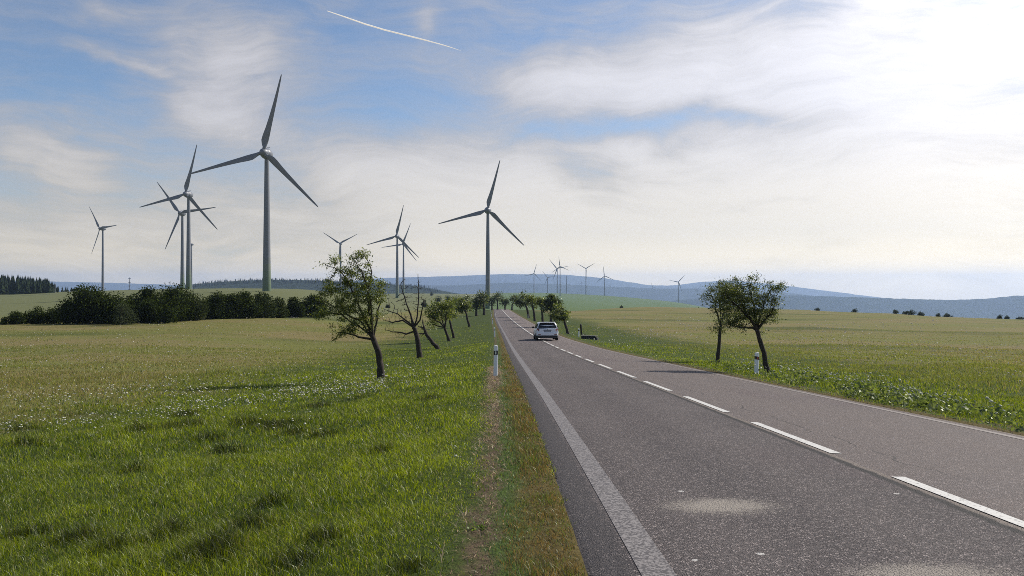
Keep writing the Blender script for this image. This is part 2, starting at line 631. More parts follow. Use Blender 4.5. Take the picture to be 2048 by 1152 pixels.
def asphalt_mat():
    m, nt, b = new_mat('asphalt')
    uvn, sp, noise = asphalt_parts(nt)
    s, d = sp.outputs[0], sp.outputs[1]       # s: 0 left edge .. 1 centre seam .. 2 right edge
    vor = nn(nt, 'ShaderNodeTexVoronoi')
    vor.inputs['Scale'].default_value = 1.0
    mpv = nn(nt, 'ShaderNodeMapping')
    mpv.inputs[3].default_value = (230, 72, 1)
    lk(nt, uvn.outputs[0], mpv.inputs[0])
    lk(nt, mpv.outputs[0], vor.inputs['Vector'])
    stone = nn(nt, 'ShaderNodeSeparateColor')
    lk(nt, vor.outputs['Color'], stone.inputs[0])
    sv = math_n(nt, 'POWER', stone.outputs[0], 3.6)
    pit = sstep(nt, vor.outputs['Distance'], .25, .62)
    # lane tones
    leftc = mixc(nt, noise(1.0, 4, (2.5, .18, 1)), (.030, .023, .025), (.074, .054, .053))
    rightc = mixc(nt, noise(1.0, 4, (2.5, .15, 1)), (.122, .092, .082), (.205, .158, .137))
    lane = mixc(nt, sstep(nt, s, .985, 1.01), leftc, rightc)
    # lighter worn wheel tracks
    trk = None
    for c0, wd in ((.30, .12), (.72, .12), (1.30, .13), (1.74, .14)):
        q = math_n(nt, 'DIVIDE', math_n(nt, 'SUBTRACT', s, c0), wd)
        e = math_n(nt, 'POWER', 2.718, math_n(nt, 'MULTIPLY', math_n(nt, 'MULTIPLY', q, q), -1))
        trk = e if trk is None else math_n(nt, 'ADD', trk, e)
    lane = mixc(nt, math_n(nt, 'MULTIPLY', trk, .30), lane, (.15, .122, .112))
    big = noise(1.0, 5, (1.6, .22, 1))
    lane = mixc(nt, math_n(nt, 'MULTIPLY', sstep(nt, big, .46, .70), .6), lane, (.135, .112, .108))
    purple = sstep(nt, noise(1.0, 3, (1.2, .09, 1)), .54, .70)
    lane = mixc(nt, math_n(nt, 'MULTIPLY', purple, .55), lane, (.100, .062, .068))
    # dark untravelled strip outside the edge line
    strip = math_n(nt, 'SUBTRACT', 1, sstep(nt, math_n(nt, 'ADD', s, math_n(nt, 'MULTIPLY', math_n(nt, 'SUBTRACT', noise(1, 4, (8, 3, 1)), .5), .05)), .075, .105))
    lane = mixc(nt, math_n(nt, 'MULTIPLY', strip, .75), lane, (.040, .035, .038))
    # aggregate
    c = mixc(nt, math_n(nt, 'MULTIPLY', sv, .85), lane, (.46, .39, .365))
    c = mixc(nt, math_n(nt, 'MULTIPLY', pit, .65), c, (.022, .020, .021))
    c = mixc(nt, math_n(nt, 'MULTIPLY', strip, .55), c, (.030, .026, .028))
    # sandy round stains
    for (cs, cd, rs, rd, k) in ((.395, 6.45, .165, .34, .85), (.62, 4.62, .17, .25, .7)):
        a = math_n(nt, 'DIVIDE', math_n(nt, 'SUBTRACT', s, cs), rs)
        e = math_n(nt, 'DIVIDE', math_n(nt, 'SUBTRACT', d, cd), rd)
        rr = math_n(nt, 'SQRT', math_n(nt, 'ADD', math_n(nt, 'MULTIPLY', a, a), math_n(nt, 'MULTIPLY', e, e)))
        rr = math_n(nt, 'ADD', rr, math_n(nt, 'MULTIPLY', math_n(nt, 'SUBTRACT', noise(1, 5, (14, 5, 1)), .5), .6))
        rr = math_n(nt, 'ADD', rr, math_n(nt, 'MULTIPLY', math_n(nt, 'SUBTRACT', stone.outputs[1], .5), .5))
        f = math_n(nt, 'SUBTRACT', 1, sstep(nt, rr, .35, 1.05))
        c = mixc(nt, math_n(nt, 'MULTIPLY', f, k), c, (.30, .265, .225))
    # small pale droppings
    for (cs, cd, rr0) in ((.335, 7.05, .010), (.36, 5.07, .009), (.90, 6.85, .010), (.22, 4.95, .007)):
        a = math_n(nt, 'DIVIDE', math_n(nt, 'SUBTRACT', s, cs), rr0)
        e = math_n(nt, 'DIVIDE', math_n(nt, 'SUBTRACT', d, cd), rr0 * 3.2)
        rr = math_n(nt, 'ADD', math_n(nt, 'ADD', math_n(nt, 'MULTIPLY', a, a), math_n(nt, 'MULTIPLY', e, e)),
                    math_n(nt, 'MULTIPLY', math_n(nt, 'SUBTRACT', noise(1, 3, (60, 20, 1)), .5), 2.5))
        f = math_n(nt, 'SUBTRACT', 1, sstep(nt, rr, .4, 1.0))
        c = mixc(nt, math_n(nt, 'MULTIPLY', f, .8), c, (.55, .53, .50))
    # seam and crack
    wobs = math_n(nt, 'ADD', s, math_n(nt, 'MULTIPLY', math_n(nt, 'SUBTRACT', noise(1, 5, (.0, 3.0, 1)), .5), .03))
    seam = math_n(nt, 'ABSOLUTE', math_n(nt, 'SUBTRACT', wobs, .968))
    c = mixc(nt, math_n(nt, 'MULTIPLY', math_n(nt, 'SUBTRACT', 1, sstep(nt, math_n(nt, 'ABSOLUTE', math_n(nt, 'SUBTRACT', wobs, .990)), .006, .016)), .55), c, (.26, .215, .175))
    c = mixc(nt, math_n(nt, 'MULTIPLY', math_n(nt, 'SUBTRACT', 1, sstep(nt, seam, .006, .020)), .95), c, (.018, .016, .015))
    wob2 = math_n(nt, 'ADD', s, math_n(nt, 'MULTIPLY', math_n(nt, 'SUBTRACT', noise(1, 6, (.0, 1.1, 1)), .5), .22))
    crack = math_n(nt, 'ABSOLUTE', math_n(nt, 'SUBTRACT', wob2, 1.17))
    cm = math_n(nt, 'MULTIPLY', math_n(nt, 'SUBTRACT', 1, sstep(nt, crack, .001, .006)),
                math_n(nt, 'MULTIPLY', sstep(nt, d, 6, 9), math_n(nt, 'SUBTRACT', 1, sstep(nt, d, 17, 22))))
    c = mixc(nt, math_n(nt, 'MULTIPLY', math_n(nt, 'MULTIPLY', cm, sstep(nt, noise(1, 3, (3, .9, 1)), .38, .5)), .85), c, (.022, .02, .019))
    # worn right edge line and sandy margin
    c = mixc(nt, math_n(nt, 'MULTIPLY', sstep(nt, math_n(nt, 'ADD', s, math_n(nt, 'MULTIPLY', math_n(nt, 'SUBTRACT', noise(1, 4, (6, 1.2, 1)), .5), .05)), 1.955, 1.985), .7), c, (.17, .13, .095))
    lk(nt, c, b.inputs['Base Color'])
    b.inputs['Roughness'].default_value = .82
    b.inputs['Specular IOR Level'].default_value = .35
    bp = nn(nt, 'ShaderNodeBump')
    bp.inputs['Strength'].default_value = .8
    bp.inputs['Distance'].default_value = .012
    lk(nt, math_n(nt, 'SUBTRACT', math_n(nt, 'ADD', sv, .3), pit), bp.inputs['Height'])
    lk(nt, bp.outputs[0], b.inputs['Normal'])
    return m


def paint_mat(name, c, lo, hi, scale=(60, 25, 1), worn=(.10, .09, .09), grain=.25):
    m, nt, b = new_mat(name)
    uvn, sp, noise = asphalt_parts(nt)
    vor = nn(nt, 'ShaderNodeTexVoronoi')
    vor.inputs['Scale'].default_value = 1.0
    mpv = nn(nt, 'ShaderNodeMapping')
    mpv.inputs[3].default_value = (230, 72, 1)
    lk(nt, uvn.outputs[0], mpv.inputs[0])
    lk(nt, mpv.outputs[0], vor.inputs['Vector'])
    stone = nn(nt, 'ShaderNodeSeparateColor')
    lk(nt, vor.outputs['Color'], stone.inputs[0])
    f = math_n(nt, 'ADD', noise(1, 6, scale, .72), math_n(nt, 'MULTIPLY', math_n(nt, 'SUBTRACT', stone.outputs[0], .5), grain))
    f = sstep(nt, f, lo, hi)
    pc = mixc(nt, noise(1, 4, (4, 2, 1)), [k * .85 for k in c], c)
    cc = mixc(nt, f, pc, worn)
    lk(nt, cc, b.inputs['Base Color'])
    b.inputs['Roughness'].default_value = .7
    return m


M_MEADOW = meadow_mat()
M_ASPHALT = asphalt_mat()
M_DASH = paint_mat('white_paint', (.55, .54, .51), .56, .78, grain=.35)
M_EDGE = paint_mat('worn_paint', (.225, .205, .197), .34, .64, (60, 22, 1), (.055, .048, .049), .55)
M_EDGE2 = paint_mat('worn_paint_right', (.21, .175, .153), .32, .56, (30, 6, 1), (.14, .118, .105), .4)
M_GRASS = leafy('grass_blades', .50, .04, 1.15)
M_LEAF = leafy('rowan_leaves', .50, .05, 1.2)
M_DARKLEAF = leafy('hedge_leaves', .22, .0, 1.0)
M_PETAL = leafy('petals', .35, .0, .62)
M_BARK = plain('bark', (.050, .042, .036), .95, var=.5, scale=14, spec=.15)
M_CONIFER = plain('conifer', (.018, .028, .014), 1, var=.4, scale=.3, spec=.05)
M_HILL = plain('wooded_hill', (.030, .042, .030), 1, var=.4, scale=.004, spec=0)
M_TURB = plain('turbine_paint', (.135, .145, .17), .45, var=.05, scale=.3)
M_WHITE = plain('white_plastic', (.78, .79, .80), .45, var=.05)
M_BLACK = plain('black_plastic', (.012, .012, .013), .5)
M_REFL = plain('white_reflector', (.75, .76, .70), .2, var=.05)
M_REDREFL = plain('orange_reflector', (.42, .07, .03), .25, var=.1)
M_CONC = plain('weathered_concrete', (.16, .15, .135), .9, var=.4, scale=5)
M_DARKCONC = plain('dark_concrete', (.035, .036, .038), .95, var=.4, scale=5)  # dark concrete for the walls, well below the coping in tone
M_OLDWOOD = plain('old_wood', (.030, .026, .023), .95, var=.4, scale=9)
M_CAR = plain('car_paint', (.72, .74, .78), .25, var=.02)
M_GLASS = plain('tinted_glass', (.012, .014, .018), .08, var=.1)
M_TYRE = plain('tyre_rubber', (.015, .015, .016), .85)
M_RIM = plain('alloy', (.35, .36, .38), .35, .8)
M_LAMP = plain('tail_lamp', (.16, .012, .014), .15, var=.1)
M_LAMPR = plain('tail_lamp_pale', (.55, .22, .18), .15, var=.1)  # paler red for the right-hand tail lamp
M_PLATE = plain('plate', (.30, .31, .34), .4, var=.15, scale=40)

# ------------------------------------------------------------------ terrain
rows = np.concatenate([np.arange(-60, 0, 6.0), np.arange(0, 30, .5), np.arange(30, 80, 1.0), 80 * np.exp(np.linspace(0, math.log(15000 / 80), 190))])
g = np.concatenate([[0, .15, .3, .5, .75, 1.0, 1.3, 1.7], 2.2 * np.exp(np.linspace(0, math.log(13500 / 2.2), 118))])
V, UVc = [], []
for d in rows:
    xl, xr = float(xleft(d)), float(xright(d))
    xs = np.concatenate([xl - g[::-1], [xl + .3, (xl + xr) / 2, xr - .3], xr + g])
    offs = np.concatenate([-g[::-1], [0, 0, 0], g])
    zs = height(xs, np.full_like(xs, d))
    V.append(np.stack([xs, np.full_like(xs, d), zs], 1))
    UVc.append(np.stack([offs, np.full_like(xs, d)], 1))
nc = len(V[0])
V = np.concatenate(V)
UVc = np.concatenate(UVc)
nr = len(rows)
ii, jj = np.meshgrid(np.arange(nr - 1), np.arange(nc - 1), indexing='ij')
q = (ii * nc + jj).ravel()
quads = np.stack([q, q + 1, q + nc + 1, q + nc], 1)
ground = fast_mesh('ground', V, quads.ravel(), np.arange(len(quads)) * 4, np.full(len(quads), 4), M_MEADOW, smooth_f=True)
uvl = ground.data.uv_layers.new(name='road')
uvl.data.foreach_set('uv', UVc[quads.ravel()].astype(np.float32).ravel())
tag(ground, kind='structure')


# ------------------------------------------------------------------ road and its markings
def strip(name, ds, lat, mat, zoff, edge_wob=0.0):
    """lat(d) -> list of (x, s); a sheet following the road surface"""
    vs, us = [], []
    for d in ds:
        L = lat(d)
        for (x, s) in L:
            vs.append((x, d, road_z(x, d) + zoff - (.022 if name == 'road' and s in (0, 2.0) else 0)))
            us.append((s, d))
    n = len(lat(ds[0]))
    fs = [(i * n + k, i * n + k + 1, (i + 1) * n + k + 1, (i + 1) * n + k) for i in range(len(ds) - 1) for k in range(n - 1)]
    o = mesh_obj(name, vs, fs, mat)
    ul = o.data.uv_layers.new(name='road')
    li = np.zeros(len(o.data.loops), np.int32)
    o.data.loops.foreach_get('vertex_index', li)
    ul.data.foreach_set('uv', np.array(us, np.float32)[li].ravel())
    tag(o, kind='structure')
    return o


def road_z(x, d):
    xl, xr, xc = float(xleft(d)), float(xright(d)), float(xcentre(d))
    if x <= xc:
        k = np.interp((x - xl) / (xc - xl), [0, 1], [0, .035])
    else:
        k = np.interp((x - xc) / (xr - xc), [0, 1], [.035, -.07])
    return float(zroad(d)) + k


def sx(s, d):
    xl, xr, xc = float(xleft(d)), float(xright(d)), float(xcentre(d))
    return xl + (xc - xl) * s if s <= 1 else xc + (xr - xc) * (s - 1)


RD = np.concatenate([np.arange(-40, 2, 2.0), np.arange(2, 30, .25), np.arange(30, 110, 1.0), np.arange(110, 405, 5.0)])


def road_lat(d):
    L = []
    for s in (0, .012, .05, .1, .2, .35, .5, .65, .8, .97, 1.0, 1.2, 1.4, 1.6, 1.8, 1.95, 1.985, 2.0):
        x = sx(s, d)
        if s == 0: x -= .07 * float(fbm(np.float64(d * 2.6), np.float64(.5), 5)) - .015
        if s == 2.0: x += .22 * (float(fbm(np.float64(d * .9), np.float64(1.5), 6)) - .5)
        L.append((x, s))
    return L


strip('road', RD, road_lat, M_ASPHALT, 0)
strip('road_marking', RD[RD < 250], lambda d: [(sx(.100, d) + dx, .100 + dx / 3.2) for dx in (0, .10, .205)], M_EDGE, .004)
strip('road_marking', RD[RD < 250], lambda d: [(sx(1.90, d) + dx, 1.9 + dx / 3.5) for dx in (0, .07, .13)], M_EDGE2, .004)


def dash(d0, d1):
    strip('road_marking', np.linspace(d0, d1, max(3, int((d1 - d0) / 1.0))), lambda d: [(sx(1.0, d) + dx, 1 + dx / 3.5) for dx in (.0, .065, .13)], M_DASH, .006)


k = 0
for i in range(14):
    d0 = 4.56 + 4.5 * i - (.0 if i else .0)
    dash(d0, d0 + 3.05)
dash(70, 385)


# ------------------------------------------------------------------ hills far off
def hill(name, pts, d, base_px, depth, mat, seed, rough=1.0):
    pts = sorted(pts)
    xs = np.arange(pts[0][0], pts[-1][0] + 1, 4.0)
    ys = np.interp(xs, [p[0] for p in pts], [p[1] for p in pts])
    ys = blur(ys, 3)
    ys = ys - (fbm(xs * .09, xs * 0, seed, 5) - .5) * 2.6 * rough
    prof = [(-1.0, 0.0), (-.75, .16), (-.5, .42), (-.3, .70), (-.15, .88), (-.06, .97), (0, 1.0), (.1, .96), (.3, .7), (.7, .2), (1, 0)]
    vs, fs = [], []
    zb = min(CAMZ - (base_px - 576) / F * d, float(height((pts[len(pts) // 2][0] - 1024) / F * d, d, False)) - 4) if d > 3000 else CAMZ - (base_px - 576) / F * d
    for (t, h) in prof:
        for x, y in zip(xs, ys):
            n = (float(fbm(np.float64(x * .03), np.float64(t * 3), seed + 5)) - .5)
            zt = CAMZ - (y - 576) / F * d
            X = (x - 1024) / F * d
            bump = n * .16 * (zt - zb) * (1 - abs(2 * h - 1)) * rough
            vs.append((X, d + t * depth, zb + (zt - zb) * h + bump))
    n = len(xs)
    for i in range(len(prof) - 1):
        for k in range(n - 1):
            fs.append((i * n + k, i * n + k + 1, (i + 1) * n + k + 1, (i + 1) * n + k))
    o = mesh_obj(name, vs, fs, mat)
    tag(o, kind='structure')
    return o


hill('hills', [(560, 590), (700, 562), (760, 556), (880, 553), (1010, 548), (1130, 549), (1215, 557), (1300, 571), (1350, 571), (1400, 564), (1470, 561),
               (1560, 570), (1650, 581), (1775, 597), (1900, 612)], 13000, 602, 1700, M_HILL, 1, .5)
hill('hills', [(700, 590), (820, 570), (900, 571), (1020, 565), (1110, 568), (1213, 573), (1320, 577), (1450, 577), (1560, 584), (1700, 600), (1800, 612)], 8500, 608, 1300, M_HILL, 2, .6)
hill('hills', [(1300, 606), (1450, 592), (1600, 591), (1700, 594), (1800, 597), (1880, 600), (1930, 599), (1980, 597), (2030, 591), (2080, 590), (2300, 588), (2700, 596)], 6200, 655, 900, M_HILL, 3, 1.0)
hill('hills', [(-700, 572), (-300, 562), (0, 561), (200, 565), (330, 569), (450, 574), (600, 585)], 13500, 600, 1200, M_HILL, 4, .4)
HD = [(300, 586), (380, 569), (450, 563), (520, 560), (600, 560), (660, 562), (760, 567), (830, 572), (890, 582), (930, 590)]
hill('hills', HD, 2600, 600, 420, M_HILL, 5, .6)

# ------------------------------------------------------------------ wind turbines
def lathe_mesh(name, prof, mat, seg=24, axis='Z', colors=None):
    mb = MB().lathe(prof, seg, axis)
    o = mb.build(name, mat, None, True, angle=40)
    me = o.data
    bpy.data.objects.remove(o)
    return me


def tower_mat():
    m, nt, b = new_mat('tower_paint')
    t = nn(nt, 'ShaderNodeTexCoord')
    s = nn(nt, 'ShaderNodeSeparateXYZ')
    lk(nt, t.outputs['Object'], s.inputs[0])
    cr = nn(nt, 'ShaderNodeValToRGB')
    lk(nt, s.outputs[2], cr.inputs[0])
    cr.color_ramp.interpolation = 'CONSTANT'
    bands = [(0, (.085, .13, .07)), (.05, (.10, .14, .085)), (.10, (.12, .155, .105)), (.15, (.145, .165, .135)), (.20, (.140, .152, .155)), (.25, (.145, .155, .18))]
    while len(cr.color_ramp.elements) < len(bands): cr.color_ramp.elements.new(.5)
    for e, (p, c) in zip(cr.color_ramp.elements, bands):
        e.position = p
        e.color = (*c, 1)
    lk(nt, cr.outputs[0], b.inputs['Base Color'])
    b.inputs['Roughness'].default_value = .5
    return m


M_TOWER = tower_mat()
TOWER_ME = lathe_mesh('tower', [(1.95, 0), (1.80, .1), (1.64, .25), (1.42, .5), (1.20, .75), (.98, 1.0), (.0, 1.001)], M_TOWER)
NAC_ME = lathe_mesh('nacelle', [(0, -2.3), (2.0, -2.25), (2.35, -1.6), (2.5, -.4), (2.45, .8), (2.15, 2.3), (1.6, 3.7), (.95, 4.6), (.3, 5.05), (0, 5.1)], M_TURB, 20, 'Y')
HUB_ME = lathe_mesh('rotor_hub', [(0, -1.9), (.6, -1.8), (1.2, -1.3), (1.75, -.4), (2.05, .6), (2.1, 1.4), (0, 1.42)], M_TURB, 20, 'Y')
am = MB().tube([(0, 2.2, 2.0), (0, 2.2, 3.6)], [.07, .05], 6).tube([(-.55, 2.2, 3.2), (.55, 2.2, 3.2)], [.05, .05], 6)
am.box((-.55, 2.2, 3.35), (.12, .12, .15)).box((.55, 2.2, 3.35), (.12, .12, .15))
_o = am.build('wind_vane', M_TURB)
VANE_ME = _o.data
bpy.data.objects.remove(_o)


def blade_mesh():
    rings = []
    st = [(1.2, 1.5, 1.5, 0), (2.3, 1.55, 1.4, 0), (3.4, 2.3, 1.15, -.25), (5.2, 3.1, .85, -.50), (7.5, 3.0, .68, -.45), (11, 2.45, .5, -.28), (16, 1.95, .38, -.12),
          (22, 1.5, .28, .0), (28, 1.1, .2, .06), (33, .75, .13, .1), (35, .45, .08, .12), (35.5, .12, .04, .13)]
    for (r, c, t, sh) in st:
        ring = []
        for k in range(12):
            a = 2 * math.pi * k / 12
            x = math.cos(a) * c / 2
            y = math.sin(a) * t / 2 * (1.0 if r < 3 else (.65 + .35 * math.cos(a)))
            tw = R(26) * (1 - r / 36) ** 2 if r > 2 else R(15)
            xx, yy = x * math.cos(tw) - y * math.sin(tw), x * math.sin(tw) + y * math.cos(tw)
            ring.append((xx + sh, yy - .0008 * r * r, r))
        rings.append(ring)
    o = MB().loft(rings).build('rotor_blade', M_TURB, None, True, angle=60)
    me = o.data
    bpy.data.objects.remove(o)
    return me


BLADE_ME = blade_mesh()
GROUP_T = 'wind turbines standing on the open hilltop fields'


def turbine(hx, hy, tips, base_y, label, d=None, psi=4, detail=True):
    """hub and blade tips measured on the photo give distance, yaw and rotor phase"""
    azim = math.atan((hx - 1024) / F)
    rel = R(psi) - azim
    c = max(.12, abs(math.cos(rel)))
    tr = [((tx - hx) / c, -(ty - hy)) for tx, ty in tips]
    Rp = sum(math.hypot(*t) for t in tr) / len(tr)
    ph = 0
    if len(tr) == 3:
        order = sorted(tr, key=lambda t: math.atan2(t[0], t[1]) % (2 * math.pi))
        angs = [math.atan2(t[0], t[1]) % (2 * math.pi) - i * 2 * math.pi / 3 for i, t in enumerate(order)]
        ph = math.atan2(sum(map(math.sin, angs)), sum(map(math.cos, angs)))
    else:
        ph = math.atan2(*tr[0])
    scl = 1.0
    if d is None:
        d = F * 35.5 / Rp
    else:
        scl = Rp * d / F / 35.5
    hub = at(hx, hy, d)
    ax = Vector((-math.sin(R(psi)), -math.cos(R(psi)), 0))
    base = hub - ax * 3.9 * scl
    gz = float(height(base.x, base.y))
    if base_y:
        gz = min(gz, CAMZ - (base_y - 576) / F * base.y) if base_y > 0 else gz
    root = empty('wind_turbine', (base.x, base.y, gz), label, 'wind turbine', GROUP_T, -R(psi))
    root.scale = (scl,) * 3
    H = (hub.z - gz) / scl

    def part(name, me, loc, par=root):
        o = bpy.data.objects.new(name, me)
        o.location = loc
        o.parent = par
        col.objects.link(o)
        return o
    t = part('tower', TOWER_ME, (0, 0, 0))
    t.scale = (1, 1, H - 1.6)
    n = part('nacelle', NAC_ME, (0, -.4, H))
    if detail: part('wind_vane', VANE_ME, (0, 0, 0), n)
    part('rotor_hub', HUB_ME, (0, -4.1, H))
    for i in range(3):
        b = part('rotor_blade', BLADE_ME, (0, -4.3, H))
        b.rotation_euler = (0, ph + i * 2 * math.pi / 3, 0)
    return root


turbine(527, 305, [(565, 145), (387, 356), (625, 416)], 0, 'largest and nearest wind turbine, its green-based tower rising behind the dark hedge', psi=4)
turbine(371, 388, [(393, 282), (288, 421), (421, 460)], 0, 'wind turbine with the thick tower, front one of the tight left cluster of three', psi=9)
turbine(360, 426, [(317, 367), (428, 413), (329, 497)], 0, 'wind turbine crossing blades just left behind the thick cluster tower', psi=8)
turbine(379.5, 489, [(380.5, 449), (376.5, 509), (381.5, 507)], 0, 'small wind turbine seen side-on, its rotor hidden behind the thick cluster tower', d=1300, psi=62)
turbine(200, 457, [(186, 411), (225, 446), (182, 518)], 0, 'leftmost wind turbine of all, alone above the rounded bushes, seen at a slant', psi=28)
turbine(680, 487, [(651, 465), (707, 468), (675, 538)], 0, 'wind turbine half hidden behind the top of the big leaning roadside tree', psi=6)
turbine(793, 472, [(801, 407), (740, 494), (830, 526)], 0, 'taller wind turbine of the overlapping pair right of the big leafy tree', psi=4)
turbine(806, 488, [(823, 440), (765, 496), (829, 519)], 0, 'farther wind turbine of the overlapping pair right of the big leafy tree', psi=4)
turbine(975, 420, [(998, 320), (875, 449), (1046, 492)], 0, 'big wind turbine standing at the far end of the road, left of it', psi=2)
turbine(1068, 547, [(1073, 525), (1049, 552), (1080, 560)], 0, 'distant wind turbine on the far crest, first full-size one right of the road', d=2650, psi=2, detail=False)
turbine(1095, 555, [(1084, 541), (1107, 553), (1088, 574)], 0, 'distant wind turbine just left of the crossing pair of towers', d=2750, psi=2, detail=False)
turbine(1114, 537, [(1102, 514), (1103, 566), (1128, 530)], 0, 'distant wind turbine, left tower of the crossing pair on the crest', d=2600, psi=14, detail=False)
turbine(1120, 533, [(1117, 505), (1133, 540), (1106, 546)], 592, 'distant wind turbine, right tower of the crossing pair, foot on the green slope', d=2000, psi=10, detail=False)
turbine(1172, 537, [(1154, 526), (1188, 524), (1171, 556)], 0, 'distant wind turbine with two blades raised like a letter V', d=2600, psi=2, detail=False)
turbine(1209, 552, [(1207, 531), (1194, 566), (1226, 560)], 0, 'distant wind turbine with one upright blade, right of the V-shaped one', d=2600, psi=2, detail=False)
turbine(1357, 564, [(1368, 547), (1338, 561), (1360, 582)], 0, 'distant wind turbine at the right foot of the green slope', d=2450, psi=2, detail=False)
FAR = [((1054, 564), [(1060, 555), (1048, 563), (1055, 575)], 'tiny pale wind turbine low before the hills, leftmost of the far small ones'),
       ((1110, 566), [(1107, 560), (1117, 566), (1108, 573)], 'tiny pale wind turbine peeping out just left of the crossing pair'),
       ((1163, 565), [(1160, 575), (1168, 568), (1163, 557)], 'tiny pale wind turbine just left of the V-shaped turbine tower'),
       ((1220, 571), [(1223, 562), (1214, 568), (1220, 580)], 'tiny pale wind turbine just right of the one with an upright blade'),
       ((1306, 575), [(1302, 563), (1317, 576), (1301, 582)], 'tiny wind turbine alone between the upright-blade turbine and the slope-foot turbine'),
       ((1394, 580), [(1401, 569), (1380, 578), (1395, 591)], 'tiny wind turbine nearest the two trees on the right')]
for (hx, hy), tips, lab in FAR:
    turbine(hx, hy, tips, 606, lab, d=4800, psi=4, detail=False)


def mast(px, y0, y1, d, label, w, cross=False):
    top = at(px, y0, d)
    base = at(px, y1, d)
    base.z = min(base.z, float(height(base.x, base.y)))
    r = empty('mast', base, label, 'mast')
    H = top.z - base.z
    mb = MB().tube([(0, 0, 0), (0, 0, H * .5), (0, 0, H)], [w, w * .8, w * .5], 8)
    mb.build('pole', M_TURB, r, True)
    if cross:
        for k in range(4):
            MB().box((0, 0, H * (.7 + .09 * k)), (w * 2.6, w * .4, w * .5)).build('antenna', M_TURB, r)
    else:
        MB().tube([(0, 0, H), (0, 0, H + w * 1.5)], [w * .5, w * .2], 8).build('cap', M_TURB, r)
    return r


mast(1133, 553, 590, 3200, 'bare pale mast without blades on the far crest', 2.4)
mast(259, 555, 585, 1400, 'thin lattice radio mast rising beyond the round bushes', .9, True)
mast(110, 564, 588, 560, 'thin pale pole in front of the dark conifer wood', .28)


# ------------------------------------------------------------------ leaves
def rand_unit(n):
    v = rng.normal(size=(n, 3))
    return v / np.linalg.norm(v, axis=1, keepdims=True)


def leaf_cloud(name, pos, size, mat, parent, c_lo, c_hi, droop=.3, aspect=.45, nrm=None):
    """pos (n,3): one bent pointed leaf (two triangles-pairs) at each place"""
    n = len(pos)
    a = rand_unit(n)
    a[:, 2] -= droop
    a /= np.linalg.norm(a, axis=1, keepdims=True)
    b = np.cross(a, rand_unit(n) if nrm is None else nrm + .6 * rand_unit(n))
    b /= np.maximum(np.linalg.norm(b, axis=1, keepdims=True), 1e-6)
    s = (size * rng.uniform(.6, 1.35, n))[:, None]
    w = s * aspect
    up = np.cross(b, a)
    p0 = pos
    p1 = pos + a * s * .5 + b * w * .5 + up * s * .06
    p2 = pos + a * s
    p3 = pos + a * s * .5 - b * w * .5 + up * s * .06
    co = np.stack([p0, p1, p2, p3], 1).reshape(-1, 3)
    loops = np.arange(4 * n)
    t = rng.uniform(0, 1, (n, 1)) ** 1.2
    c = np.array(c_lo) * (1 - t) + np.array(c_hi) * t
    c = np.repeat(c, 4, 0)
    return fast_mesh(name, co, loops, np.arange(n) * 4, np.full(n, 4), mat, parent, c)


# ------------------------------------------------------------------ trees grown limb by limb
def grow(trunk, limbs, attract, step, infl, kill, wind, maxn=3000):
    pos = [np.array(p, float) for p in trunk]
    par = [-1] + list(range(len(trunk) - 1))
    for L in limbs:                                  # main limbs leave the trunk at its nearest point
        t0 = max(1, len(trunk) - 5)
        k = t0 + int(np.argmin([np.linalg.norm(np.array(trunk[j]) - L[0]) for j in range(t0, len(trunk))]))
        for p in L:
            pos.append(np.array(p, float))
            par.append(k)
            k = len(pos) - 1
    A = np.array(attract, float)
    alive = np.ones(len(A), bool)
    first = max(1, len(trunk) - 3)
    for it in range(160):
        if not alive.any() or len(pos) > maxn: break
        P = np.array(pos)
        Al = A[alive]
        dist = np.linalg.norm(Al[:, None] - P[None, first:], axis=2)
        ni = dist.argmin(1)
        nd = dist[np.arange(len(Al)), ni]
        ok = nd < infl
        if not ok.any():
            infl *= 1.5
            if infl > 60: break
            continue
        new = False
        for i in np.unique(ni[ok]):
            sel = ok & (ni == i)
            v = Al[sel] - P[first + i]
            v = (v / np.linalg.norm(v, axis=1, keepdims=True)).mean(0)
            v = v / max(np.linalg.norm(v), 1e-6) + wind + rng.normal(size=3) * .24
            v /= np.linalg.norm(v)
            q_ = P[first + i] + v * step
            pos.append(q_)
            par.append(first + int(i))
            new = True
        P2 = np.array(pos[-len(np.unique(ni[ok])):])
        dd = np.linalg.norm(A[:, None] - P2[None], axis=2).min(1)
        alive &= dd > kill
        if not new: break
    return np.array(pos), np.array(par)


